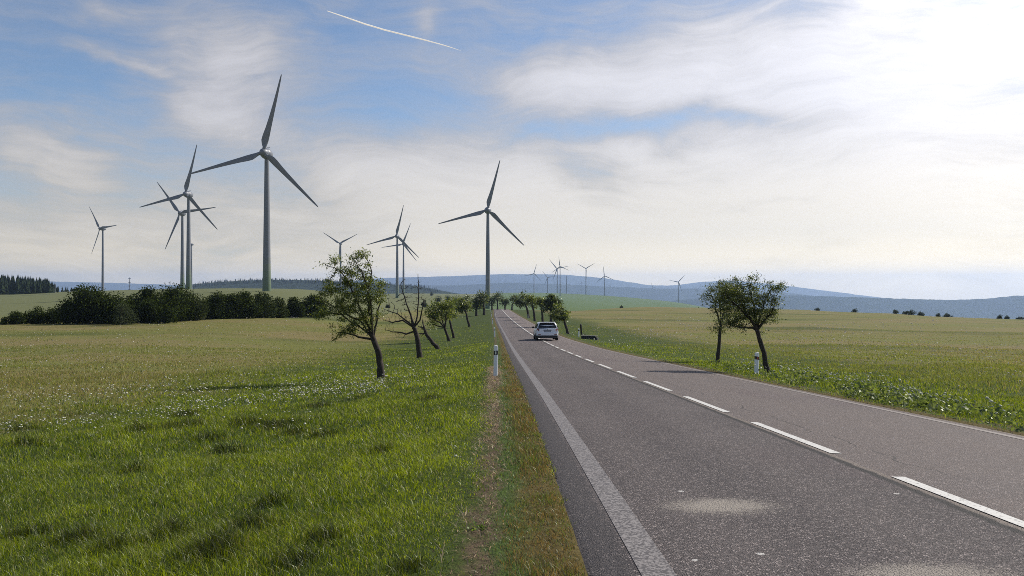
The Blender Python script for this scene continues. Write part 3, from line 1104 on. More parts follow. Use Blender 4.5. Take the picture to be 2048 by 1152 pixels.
def limb_mesh(pos, par, r0, rtip, trunk_n, trunk_r, power=2.0, seg=6, limb_r=()):
    n = len(pos)
    kids = [[] for _ in range(n)]
    for i in range(1, n): kids[par[i]].append(i)
    acc = np.zeros(n)
    for i in range(n - 1, -1, -1):
        s = sum(acc[k] for k in kids[i]) if kids[i] else 1.0
        acc[i] = s
    rad = rtip * acc ** (1 / power)
    rad *= min(1.0, trunk_r[-1] / max(rad[trunk_n - 1], 1e-6))
    rad = np.maximum(rad, rtip * .6)
    for i in range(trunk_n): rad[i] = trunk_r[i]
    for i, r in enumerate(limb_r): rad[trunk_n + i] = r
    for i in range(trunk_n, n): rad[i] = min(rad[i], rad[par[i]] * .96)
    vs, fs = [], []

    def ring(p, t, r, sg):
        ref = np.array((1, 0, 0)) if abs(t[0]) < .8 else np.array((0, 1, 0))
        u = np.cross(t, ref)
        u /= np.linalg.norm(u)
        w = np.cross(t, u)
        k0 = len(vs)
        for k in range(sg):
            a = 2 * math.pi * k / sg
            f = 1 + .10 * math.sin(3 * a + p[2] * 9) + .06 * math.sin(5 * a + p[2] * 23)
            vs.append(tuple(p + (u * math.cos(a) + w * math.sin(a)) * r * f))
        return k0
    rid = {}
    for i in range(n):
        if i == 0:
            t = pos[1] - pos[0]
            rid[0] = ring(pos[0] - np.array((0, 0, .15)), t / np.linalg.norm(t), rad[0] * 1.25, 10)
            continue
    sgs = {0: 10}
    for i in range(1, n):
        p = par[i]
        t = pos[i] - pos[p]
        t = t / max(np.linalg.norm(t), 1e-6)
        main = max(kids[p], key=lambda k: acc[k]) == i
        if main and p in rid:
            a = rid[p]
            sg = sgs[p]
        else:
            sg = 6 if rad[i] > .02 else 4
            a = ring(pos[p], t, min(rad[i] * 1.05, rad[p]), sg)
        tt = t if not kids[i] else t + (pos[max(kids[i], key=lambda k: acc[k])] - pos[i]) / max(np.linalg.norm(pos[max(kids[i], key=lambda k: acc[k])] - pos[i]), 1e-6)
        tt = tt / max(np.linalg.norm(tt), 1e-6)
        b = ring(pos[i], tt, rad[i] if kids[i] else rad[i] * .4, sg)
        rid[i] = b
        sgs[i] = sg
        for k in range(sg):
            k2 = (k + 1) % sg
            fs.append((a + k, a + k2, b + k2, b + k))
    return vs, fs, kids, rad


def lump_points(lumps, d, n, squash_y=1.0):
    """points inside blobs given by picture place and radius at distance d"""
    vol = np.array([l[2] ** 3 * (l[4] if len(l) > 4 else 1) for l in lumps]) ** .75
    pick = rng.choice(len(lumps), n, p=vol / vol.sum())
    out = []
    for i in pick:
        l = lumps[i]
        c = np.array(at(l[0], l[1], d))
        r = l[2] * (1.14 if d < 60 else .88) / F * d
        ry = r * squash_y
        u = rand_unit(1)[0] * rng.uniform(.05, 1) ** (1 / 2.4)
        c = c + u * np.array((r, ry, r)) + np.array((0, (l[3] if len(l) > 3 else 0), 0))
        out.append(c)
    return np.array(out)


def tree(name, label, group, d, trunk_px, trunk_r, lumps, n_att, n_leaf, leaf, c_lo, c_hi, step=.16, wind=(-.10, 0, .05), bare=False, rtip=.006, base=None, scatter=.22, limbs=(), limb_w=.6, clump=22):
    trunk = [np.array(at(px, py, d)) for px, py in trunk_px]
    b = Vector(trunk[0])
    b.z = float(height(b.x, b.y))
    dz = b.z - trunk[0][2]
    fade = np.linspace(1, 0, len(trunk))
    for i in range(len(trunk)): trunk[i][2] += dz * fade[i]
    # finer trunk
    T = [trunk[0]]
    Rr = [trunk_r[0]]
    for i in range(1, len(trunk)):
        for k in (1, 2, 3):
            T.append(trunk[i - 1] * (1 - k / 3) + trunk[i] * (k / 3) + rng.normal(size=3) * trunk_r[i] * .12)
            Rr.append(trunk_r[i - 1] * (1 - k / 3) + trunk_r[i] * k / 3)
    att = lump_points(lumps, d, n_att)
    org = np.array(b)
    LL, LR = [], []
    for Lp in limbs:
        dy = rng.uniform(-.45, .45) * d / 29
        P_ = [np.array(at(px, py, d + dy * (i + 1) / len(Lp))) - org for i, (px, py) in enumerate(Lp)]
        Q = []
        st_ = T[-1] - org
        for i, p in enumerate(P_):
            a0 = P_[i - 1] if i else p
            if i == 0:
                Q.append(p)
            else:
                for k in (1, 2, 3):
                    Q.append(a0 * (1 - k / 3) + p * k / 3 + rng.normal(size=3) * step * .18)
        LL.append(Q)
        LR += list(np.linspace(Rr[-1] * limb_w, Rr[-1] * limb_w * .35, len(Q)))
    pos, par = grow([t - org for t in T], LL, att - org, step, step * 9, step * 1.2, np.array(wind))
    vs, fs, kids, rad = limb_mesh(pos, par, Rr[0], rtip, len(T), Rr, limb_r=LR)
    root = empty(name, b, label, 'tree', group)
    mesh_obj('trunk', vs, fs, M_BARK, root)
    if not bare:
        fine = np.nonzero(rad < rtip * 2.4)[0]
        fine = fine[fine >= len(T)]
        nc_ = max(40, int(n_leaf / clump))
        cen_ = pos[rng.choice(fine, nc_)] + rng.normal(size=(nc_, 3)) * scatter * .55
        cr_ = scatter * rng.uniform(.5, 1.25, nc_)
        pk = rng.integers(0, nc_, n_leaf)
        base_p = cen_[pk] + rng.normal(size=(n_leaf, 3)) * cr_[pk][:, None] * np.array((1.05, 1.05, .62))
        leaf_cloud('crown', base_p, leaf, M_LEAF, root, c_lo, c_hi)
    return root


GR_L = 'wind-bent rowan trees along the left verge'
GR_R = 'wind-bent rowan trees along the right verge'
GLO, GHI = (.028, .046, .010), (.15, .175, .042)
tree('roadside_tree', 'big leafy rowan on the left verge, nearest tree, crown blown to the left', GR_L, 29,
     [(763, 765), (761, 738), (757, 708), (748, 678)], [.150, .120, .110, .100],
     [(706, 512, 13), (722, 530, 13), (731, 512, 8), (665, 533, 17), (690, 542, 20), (728, 548, 15), (745, 540, 11), (735, 560, 18), (680, 566, 28),
      (715, 575, 34), (752, 582, 24), (652, 580, 20), (640, 600, 17), (696, 600, 34), (738, 605, 30), (770, 580, 10), (655, 620, 20), (690, 632, 30),
      (722, 640, 24), (640, 632, 14), (700, 662, 16), (675, 668, 10), (760, 618, 14), (715, 610, 32), (625, 628, 9), (760, 560, 9)],
     640, 15000, .072, GLO, GHI, step=.13, scatter=.12, clump=60, limb_w=.42,
     limbs=[[(738, 668), (705, 645), (672, 618), (645, 600)], [(738, 655), (715, 605), (690, 550), (668, 535)], [(744, 655), (740, 600), (728, 555), (712, 520)],
            [(750, 655), (758, 620), (766, 585)], [(730, 676), (700, 668), (668, 664)], [(742, 640), (735, 590), (742, 545), (732, 515)], [(720, 640), (680, 625), (640, 630)]])
tree('roadside_tree', 'dead bare tree on the left verge, twigs without leaves, behind the leafy rowan', GR_L, 47,
     [(840, 722), (837, 695), (832, 668), (828, 655)], [.17, .145, .13, .12],
     [(836, 600, 22), (838, 570, 12), (835, 553, 6), (800, 622, 22), (785, 640, 16), (815, 600, 20), (790, 606, 16), (770, 622, 12), (800, 668, 14), (775, 655, 12),
      (820, 630, 18), (842, 625, 16), (812, 575, 10), (805, 560, 8)],
     620, 0, .1, GLO, GHI, step=.15, bare=True, rtip=.0095, limb_w=.42,
     limbs=[[(833, 640), (836, 610), (838, 575), (835, 548)], [(818, 645), (795, 628), (768, 618)], [(812, 668), (790, 664), (772, 660)], [(822, 632), (808, 595), (802, 568)], [(805, 640), (785, 645), (766, 640)], [(840, 640), (846, 615), (848, 600)]])
tree('roadside_tree', 'short dead trunk leaning steeply left beside the bare tree', GR_L, 62,
     [(877, 696), (866, 684), (854, 670), (848, 655)], [.17, .15, .13, .10],
     [(846, 642, 9), (843, 655, 8), (838, 672, 10), (836, 660, 9), (848, 648, 6)],
     70, 0, .1, GLO, GHI, step=.20, bare=True, rtip=.015, limb_w=.7,
     limbs=[[(847, 650), (845, 636)], [(846, 668), (834, 668)], [(844, 656), (836, 650)]])
tree('roadside_tree', 'leafy roadside tree third in the left row, bare twigs on its windward side', GR_L, 80,
     [(899, 688), (894, 672), (889, 655)], [.16, .13, .12],
     [(885, 620, 20), (868, 635, 14), (895, 610, 15), (875, 610, 13), (862, 645, 9), (890, 640, 14), (900, 630, 12)],
     150, 2400, .22, GLO, GHI, step=.36, rtip=.02, scatter=.3, clump=30, limbs=[[(880, 645), (866, 635), (852, 622)], [(884, 640), (880, 615)], [(892, 640), (897, 612)], [(876, 652), (862, 648)]])
tree('roadside_tree', 'leafy roadside tree just right of the third one in the left row, slimmer trunk', GR_L, 88,
     [(908, 679), (904, 662), (900, 645)], [.15, .13, .11],
     [(903, 615, 14), (895, 628, 13), (908, 630, 9), (890, 615, 11), (900, 604, 9)],
     120, 1300, .24, GLO, GHI, step=.4, rtip=.022, scatter=.25)
tree('roadside_tree', 'small round leafy tree on a thin crooked stem, left row, before the road narrows', GR_L, 125,
     [(939, 643), (935, 634), (932, 626)], [.2, .16, .13],
     [(928, 612, 14), (918, 617, 10), (938, 610, 10), (924, 605, 9)],
     90, 1700, .32, GLO, GHI, step=.5, rtip=.03, scatter=.34)
tree('roadside_tree', 'tree with dark crown on right verge, standing nearest the white post', GR_R, 28,
     [(1537, 748), (1530, 715), (1521, 682), (1514, 662)], [.105, .085, .078, .072],
     [(1475, 582, 25), (1500, 578, 24), (1525, 590, 24), (1546, 577, 13), (1551, 610, 12), (1535, 625, 17), (1500, 618, 30), (1470, 628, 25), (1482, 655, 11),
      (1455, 648, 10), (1528, 652, 8), (1475, 565, 8), (1540, 640, 9), (1500, 640, 18), (1455, 600, 20)],
     420, 13000, .064, (.022, .034, .010), (.10, .118, .030), step=.105, scatter=.12, clump=60, limb_w=.6,
     limbs=[[(1508, 650), (1485, 622), (1462, 600), (1450, 588)], [(1512, 645), (1508, 610), (1500, 575)], [(1522, 650), (1542, 628), (1552, 605)], [(1518, 640), (1530, 605), (1542, 580)], [(1505, 655), (1482, 655), (1462, 652)], [(1500, 635), (1480, 600), (1475, 572)]])
tree('roadside_tree', 'slim-trunked tree on right verge, behind and left of the dark-crowned one', GR_R, 36,
     [(1435, 716), (1437, 695), (1440, 668), (1441, 655)], [.10, .08, .07, .065],
     [(1432, 580, 20), (1416, 595, 10), (1450, 598, 25), (1440, 622, 20), (1446, 645, 13), (1438, 563, 11), (1425, 610, 14), (1465, 578, 18), (1440, 655, 12), (1472, 596, 20), (1466, 622, 17)],
     300, 9000, .072, (.022, .034, .010), (.10, .118, .030), step=.13, scatter=.14, clump=58,
     limbs=[[(1438, 640), (1430, 605), (1420, 585)], [(1444, 640), (1452, 605), (1458, 578)], [(1441, 635), (1440, 600), (1438, 568)]])
tree('roadside_tree', 'leafy tree on a curved leaning stem, right verge, just right of the car', GR_R, 92,
     [(1137, 655), (1131, 646), (1127, 636)], [.17, .14, .12],
     [(1118, 624, 13), (1128, 628, 11), (1108, 632, 9), (1120, 614, 8), (1134, 622, 6)],
     110, 1500, .23, GLO, GHI, step=.36, rtip=.02, scatter=.25)
tree('roadside_tree', 'tallest tree of the right verge row beyond the car, dense dark crown', GR_R, 112,
     [(1101, 641), (1102, 630), (1102, 622)], [.24, .2, .17],
     [(1103, 605, 17), (1092, 612, 11), (1115, 610, 11), (1103, 596, 10), (1108, 620, 10)],
     110, 2600, .30, (.02, .032, .010), (.07, .09, .026), step=.45, rtip=.025, scatter=.3)
tree('roadside_tree', 'straight-stemmed tree left of the tallest one, right verge row', GR_R, 130,
     [(1086, 631), (1085, 622), (1083, 615)], [.22, .18, .15],
     [(1082, 605, 11), (1076, 601, 7), (1088, 606, 8), (1084, 598, 6)],
     80, 1100, .30, GLO, GHI, step=.5, rtip=.03, scatter=.33)
tree('roadside_tree', 'tree with slanting stem, fourth from the car in the right verge row', GR_R, 150,
     [(1070, 626), (1068, 618), (1065, 612)], [.24, .2, .16],
     [(1064, 605, 9), (1058, 600, 9), (1070, 606, 6)],
     80, 1000, .34, GLO, GHI, step=.55, rtip=.03, scatter=.38)
tree('roadside_tree', 'broad tree at the far end of the right verge row', GR_R, 175,
     [(1058, 623), (1055, 615), (1051, 609)], [.28, .24, .2],
     [(1046, 603, 12), (1038, 605, 8), (1056, 601, 8), (1048, 595, 8)],
     90, 1200, .40, (.02, .032, .010), (.075, .095, .028), step=.65, rtip=.035, scatter=.45)
FARTREES = [(1024, 617, 1031, 590, 9, 'dark upright tree closing the road end, just right of the lane'),
            (1010, 616, 1011, 597, 8, 'small pale tree in the middle of the road end'),
            (995, 616, 995, 586, 11, 'tall rounded tree behind the left edge of the road end'),
            (968, 618, 967, 588, 13, 'tall tree in front of the foot of the big road-end turbine'),
            (984, 615, 982, 595, 10, 'lower tree between the two tall ones left of the road end'),
            (953, 622, 952, 600, 10, 'light green tree left of the turbine foot, end of the left row'),
            (940, 614, 936, 594, 12, 'dim tree behind the end of the left row of trees'),
            (921, 612, 918, 596, 11, 'dim spreading tree standing on the slope behind the left row')]
for (bx, by, cx, cy, r, lab) in FARTREES:
    dd = 215 if by > 617 else 330
    tree('roadside_tree', lab, 'trees at the far end of the road', dd, [(bx, by), (bx, (by * 2 + cy) / 3), (cx, (by + cy * 1.4) / 2.4)], [.35, .28, .2],
         [(cx, cy + r * .6, r), (cx - r * .6, cy + r, r * .7), (cx + r * .6, cy + r * .9, r * .7), (cx, cy + r * .2, r * .6)],
         60, 800, .55, (.026, .040, .012), (.09, .11, .034), step=.9, rtip=.05, scatter=.65)


# ------------------------------------------------------------------ hedge bushes
M_CORE = plain('shade_core_green', (.012, .017, .007), 1, var=.5, scale=3, spec=.02)  # near-black green standing in for the shade inside the bushes


def bush(label, px0, px1, ytop, ybase, d, n=3600, leaf=.34, lo=(.008, .013, .004), hi=(.062, .085, .020), group='dark bushes in the hedge across the left meadow', lumps=9, name='bush', cat='bush', flat=1.0):
    n = int(n * 1.9)
    leaf *= .85
    b = at((px0 + px1) / 2, ybase, d)
    b.z = float(height(b.x, b.y)) - .05
    if px1 - px0 > 60: px0, px1 = px0 - 4, px1 + 4
    top = CAMZ - (ytop - 576) / F * d
    H = max((top - b.z) * .94, .4)
    W = (px1 - px0) / F * d
    root = empty(name, b, label, cat, group)
    cs, rs = [], []
    for i in range(lumps):
        t = (i + .5) / lumps
        r = H * rng.uniform(.17, .46)
        x = (t - .5) * max(W - 1.6 * r, W * .3) + rng.normal() * W * .03
        y = rng.normal() * W * .16 * flat
        ed = 1 - .48 * abs(2 * t - 1) ** 2.2
        z = max(r * .8, (H - r) * ed * rng.uniform(.55, 1.0))
        if i == lumps // 2: z = H - r
        cs.append((x, y, z))
        rs.append(r)
        if z > 1.3 * r and rng.uniform() < .8:
            cs.append((x, y + rng.normal() * .3, r * .75))
            rs.append(r * 1.05)
    cs, rs = np.array(cs), np.array(rs)
    pick = rng.choice(len(cs), n, p=rs ** 2 / (rs ** 2).sum())
    u = rand_unit(n)
    p = cs[pick] + u * (rs[pick] * rng.uniform(.55, 1.18, n))[:, None] * np.array((1.12, 1.0, 1.0))
    keep = p[:, 2] > .05
    p, u = p[keep], u[keep]
    crown = leaf_cloud('crown', p, leaf, M_DARKLEAF, root, lo, hi, droop=.1, aspect=.6, nrm=None)
    st = MB()
    for c, r in zip(cs, rs):
        st.tube([(c[0] * .55, c[1] * .5, -.2), (c[0] * .8, c[1] * .8, c[2] * .5), (c[0], c[1], c[2])], [.13, .09, .05], 6)
    st.build('stem', M_BARK, root, True)
    core = MB()  # solid lumps added inside the crown to block light and keep it dark
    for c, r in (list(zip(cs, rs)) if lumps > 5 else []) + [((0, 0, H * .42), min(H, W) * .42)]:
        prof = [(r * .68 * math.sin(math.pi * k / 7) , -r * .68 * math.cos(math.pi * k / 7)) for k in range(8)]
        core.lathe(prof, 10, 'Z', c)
    core.build('shade_core', M_CORE, root, True)
    return root


bush('smallest tuft-like bush at the far left end of the hedge', 4, 16, 632, 646, 117, 350, .22, lumps=3)
bush('low dome-shaped bush at the left end of the hedge', 15, 50, 621, 644, 118, 1600, .26, lumps=4)
bush('round bush second from the left end of the hedge', 47, 92, 612, 645, 120, 2200, .28, lumps=5)
bush('bush with spiky top between the round bush and the tall dark thicket', 90, 126, 614, 644, 121, 1800, .28, lumps=4)
bush('tall black-green bush, left shoulder of the big thicket', 126, 238, 566, 649, 119, 6500, .34, lumps=9)
bush('broad bush with bright leafy right edge, middle of the big thicket', 215, 358, 568, 648, 122, 8000, .34, lumps=10)
bush('grey-green young shrub standing in front of the big thicket', 232, 264, 603, 644, 115, 1500, .22, (.03, .04, .02), (.075, .09, .042), lumps=4)
bush('rounded dark bush rising behind the right end of the big thicket', 312, 388, 563, 640, 128, 4800, .34, lumps=6)
bush('lighter narrow shrub at the right foot of the big thicket', 374, 406, 586, 640, 130, 2000, .30, (.02, .03, .012), (.065, .08, .028), lumps=4)
bush('flat-topped dark hedge bush left of the big turbine tower', 400, 470, 581, 638, 136, 4200, .36, lumps=6)
bush('dark dome-shaped bush just left below the big turbine tower', 450, 518, 578, 637, 139, 4200, .36, lumps=6)
bush('paler green bush directly below the big turbine tower', 500, 545, 580, 634, 142, 2800, .36, (.018, .028, .010), (.06, .075, .026), lumps=5)
bush('low bush right below the big turbine tower, yellowish leaves', 535, 574, 592, 632, 146, 2200, .36, (.018, .028, .010), (.06, .075, .024), lumps=4)
bush('dark low bush left of the last one in the hedge', 570, 612, 592, 631, 152, 2600, .38, lumps=5)
bush('last dark bush of the hedge, partly behind the big leafy rowan', 600, 652, 586, 629, 156, 3200, .38, lumps=5)
GRF = 'small bushes along the far edge of the right meadow'
for (x0, x1, yt, d, lab) in [(1784, 1797, 616, 318, 'round dark bush alone on the right meadow edge'), (1803, 1822, 618, 322, 'low sprawling bush on the right meadow edge beside the taller tuft'),
                             (1812, 1832, 613, 325, 'taller tufted bush group on the right meadow edge'), (1834, 1846, 619, 320, 'thin small bush right of the tufted group'),
                             (1872, 1880, 622, 310, 'tiny narrow bush at the right meadow edge'), (1886, 1906, 621, 306, 'double-topped bush at the right meadow edge'),
                             (1994, 2006, 623, 292, 'tree-like bush far right at the meadow edge'), (2008, 2018, 626, 290, 'small open bush beside the tree-like one, far right'),
                             (2032, 2050, 629, 286, 'bush cut by the right border of the view'), (1702, 1716, 612, 345, 'low dark bush left on the right meadow edge'),
                             (1630, 1640, 612, 362, 'smallest dark bush just right of the two right trees'), (1240, 1246, 609, 398, 'tiny dark bush on the meadow edge above the culvert'),
                             (1886, 1892, 573, 900, None)]:
    if lab is None: continue
    yb = 576 + (CAMZ - float(height((x0 + x1) / 2 / F * d - 1024 / F * d, d))) / d * F
    bush(lab, x0, x1, yt + (yb - yt) * .30, yb, d, 300, .42, (.03, .04, .022), (.08, .10, .05), GRF, 5)
GRS = 'scattered bushes on the slope behind the left trees'
for (x0, x1, yt, d, lab) in [(870, 884, 590, 640, 'dark bush right of the overlapping turbines on the slope'), (888, 902, 588, 760, 'bush higher on the slope left of the road-end trees'),
                             (842, 854, 600, 420, 'small round bush standing alone above the left verge trees'), (905, 925, 591, 600, 'wide dim bush on the slope behind the left row'),
                             (860, 866, 583, 1100, 'tiny bush near the crest of the slope'), (772, 780, 610, 300, 'little dark bush low between leafy and bare tree')]:
    yb = 576 + (CAMZ - float(height(((x0 + x1) / 2 - 1024) / F * d, d))) / d * F
    bush(lab, x0, x1, min(yt, yb - 6), yb, d, 500, .6, (.016, .024, .012), (.045, .06, .028), GRS, 3)


# ------------------------------------------------------------------ conifer woods
def conifers(name, items, mat, seg=8, tiers=7):
    mb_v, mb_f = [], []
    for (p, h, w) in items:
        n0 = len(mb_v)
        for t in range(tiers):
            z0 = h * (.04 + .86 * t / tiers)
            z1 = min(h, z0 + h * .30)
            r = w * (1 - t / tiers) ** .85 * rng.uniform(.8, 1.15)
            k0 = len(mb_v)
            a0 = rng.uniform(0, 6.28)
            for k in range(seg):
                a = a0 + 2 * math.pi * k / seg
                rr = r * (rng.uniform(.75, 1.25) if k % 2 else rng.uniform(.45, .7))
                mb_v.append((p[0] + rr * math.cos(a), p[1] + rr * math.sin(a), p[2] + z0 - (.05 * h if k % 2 else 0)))
            mb_v.append((p[0], p[1], p[2] + z1))
            for k in range(seg):
                mb_f.append((k0 + k, k0 + (k + 1) % seg, k0 + seg))
    return mesh_obj(name, mb_v, mb_f, mat, smooth_f=False)


it = []
for i in range(420):
    t = rng.uniform(0, 1)
    px = rng.uniform(-160, 116)
    d = rng.uniform(570, 700)
    top = np.interp(px, [-160, 0, 60, 95, 108, 116], [545, 548, 552, 557, 566, 574]) + rng.uniform(-2.5, 7)
    x = (px - 1024) / F * d
    z = float(height(x, d))
    h = max(CAMZ - (top - 576) / F * d - z, 2.5)
    it.append(((x, d, z - .2), h, min(3.4, h * .26)))
for i in range(26):
    px = rng.uniform(112, 168)
    d = rng.uniform(640, 720)
    x = (px - 1024) / F * d
    z = float(height(x, d))
    it.append(((x, d, z - .2), rng.uniform(2.0, 5.5) * (1.2 - (px - 112) / 90), 1.3))
tag(conifers('conifer_wood', it, M_CONIFER), 'dark conifer wood on the rise at the left', 'wood', kind='stuff')
it = []
hx = np.array([p[0] for p in HD]); hy = np.array([p[1] for p in HD])
for i in range(900):
    px = rng.uniform(310, 880)
    d = 2600 + rng.uniform(-190, 40)
    y = np.interp(px, hx, hy) + (2600 - d) * .028
    p = at(px, y + 2, d)
    it.append((tuple(p), rng.uniform(7, 15), rng.uniform(2.0, 3.4)))
tag(conifers('conifer_wood', it, M_CONIFER, 6, 3), 'far conifer wood along the blue ridge behind the turbines', 'wood', kind='stuff')


# ------------------------------------------------------------------ marker posts
def post(px, py, d, label, left, lean=0.0, h=1.0, detail=True):
    b = at(px, py, d)
    b.z = float(height(b.x, b.y)) - .03
    r = empty('marker_post', b, label, 'marker post', 'white roadside marker posts', R(-3 if left else 6))
    r.rotation_euler[1] = R(lean)
    w, t = .062, .05
    prof = lambda z, k=1: [(-w * k, -t * .6, z), (-w * .55 * k, -t, z), (w * .55 * k, -t, z), (w * k, -t * .6, z), (w * k, t, z), (-w * k, t, z)]
    rings = [prof(-.2), prof(.02), prof(h - .06)]
    top = [(x, y, h - .05 + (.05 if (x > 0) != left else .025)) for x, y, z in prof(0, .97)]
    MB().loft(rings + [top]).build('post_body', M_WHITE, r, False)
    bz0, bz1 = h * .70, h * .83
    band = [[(x * 1.03, y * 1.05, z + (.008 * x / w if left else -.008 * x / w)) for x, y, _ in prof(0)] for z in (bz0, bz1)]
    bb = MB().loft(band).build('black_band', M_BLACK, r)
    rf = MB().box((0, -t * 1.05 - .004, (bz0 + bz1) / 2), (.020, .004, .045))
    rf.build('reflector', M_REFL if left else M_REDREFL, bb)
    return r


post(991, 752, 24.4, 'nearest white marker post on the left verge with black band and white reflector', True, .8)
post(1513, 751, 26.6, 'white marker post on the right beside the dark-crowned tree, orange reflector', False, 1.5, .80)
post(989, 674, 80, 'second white marker post on the left verge beyond the near one', True)
post(985, 647, 130, 'third white marker post on the left verge', True, 0, .95)
post(982.5, 634, 185, 'fourth white marker post on the left verge', True)
post(981.5, 625, 260, 'farthest white marker post on the left verge, near the road crest', True)
post(1157.5, 674, 84, 'white marker post on the right, beside the dark concrete slab', False, 0, .9)
post(1056, 636, 172, 'small far white marker post on the right verge below the tree row', False)

# culvert slab and old post in the right ditch
b = at(1178, 683, 78)
b.z = float(height(b.x, b.y)) - .2
cv_ = empty('culvert_headwall', b, 'dark concrete culvert slab in the right ditch beside a marker post', 'culvert', rz=R(-14))
MB().box((0, 0, .16), (.76, .12, .34)).build('wall', M_DARKCONC, cv_, False, bevel=.012)
MB().box((0, .02, .53), (.83, .17, .028)).build('coping', M_CONC, cv_, False, bevel=.01)
MB().box((.85, -.30, .06), (.09, .45, .30)).build('wing_wall', M_DARKCONC, cv_, False, bevel=.012)
b = at(1163, 667, 92)
b.z = float(height(b.x, b.y)) - .05
op = empty('old_post', b, 'dark weathered post upright in the grass behind the concrete slab', 'post')
op.rotation_euler[1] = R(-4)
MB().tube([(0, 0, -.1), (.01, 0, .6), (0, 0, 1.26)], [.115, .11, .10], 10).build('shaft', M_OLDWOOD, op, True)
MB().lathe([(.0, 1.30), (.09, 1.295), (.115, 1.26), (.10, 1.245)], 10).build('cap', M_CONC, op, True)
MB().box((.05, 0, .02), (.42, .16, .05)).build('footing', M_OLDWOOD, op)


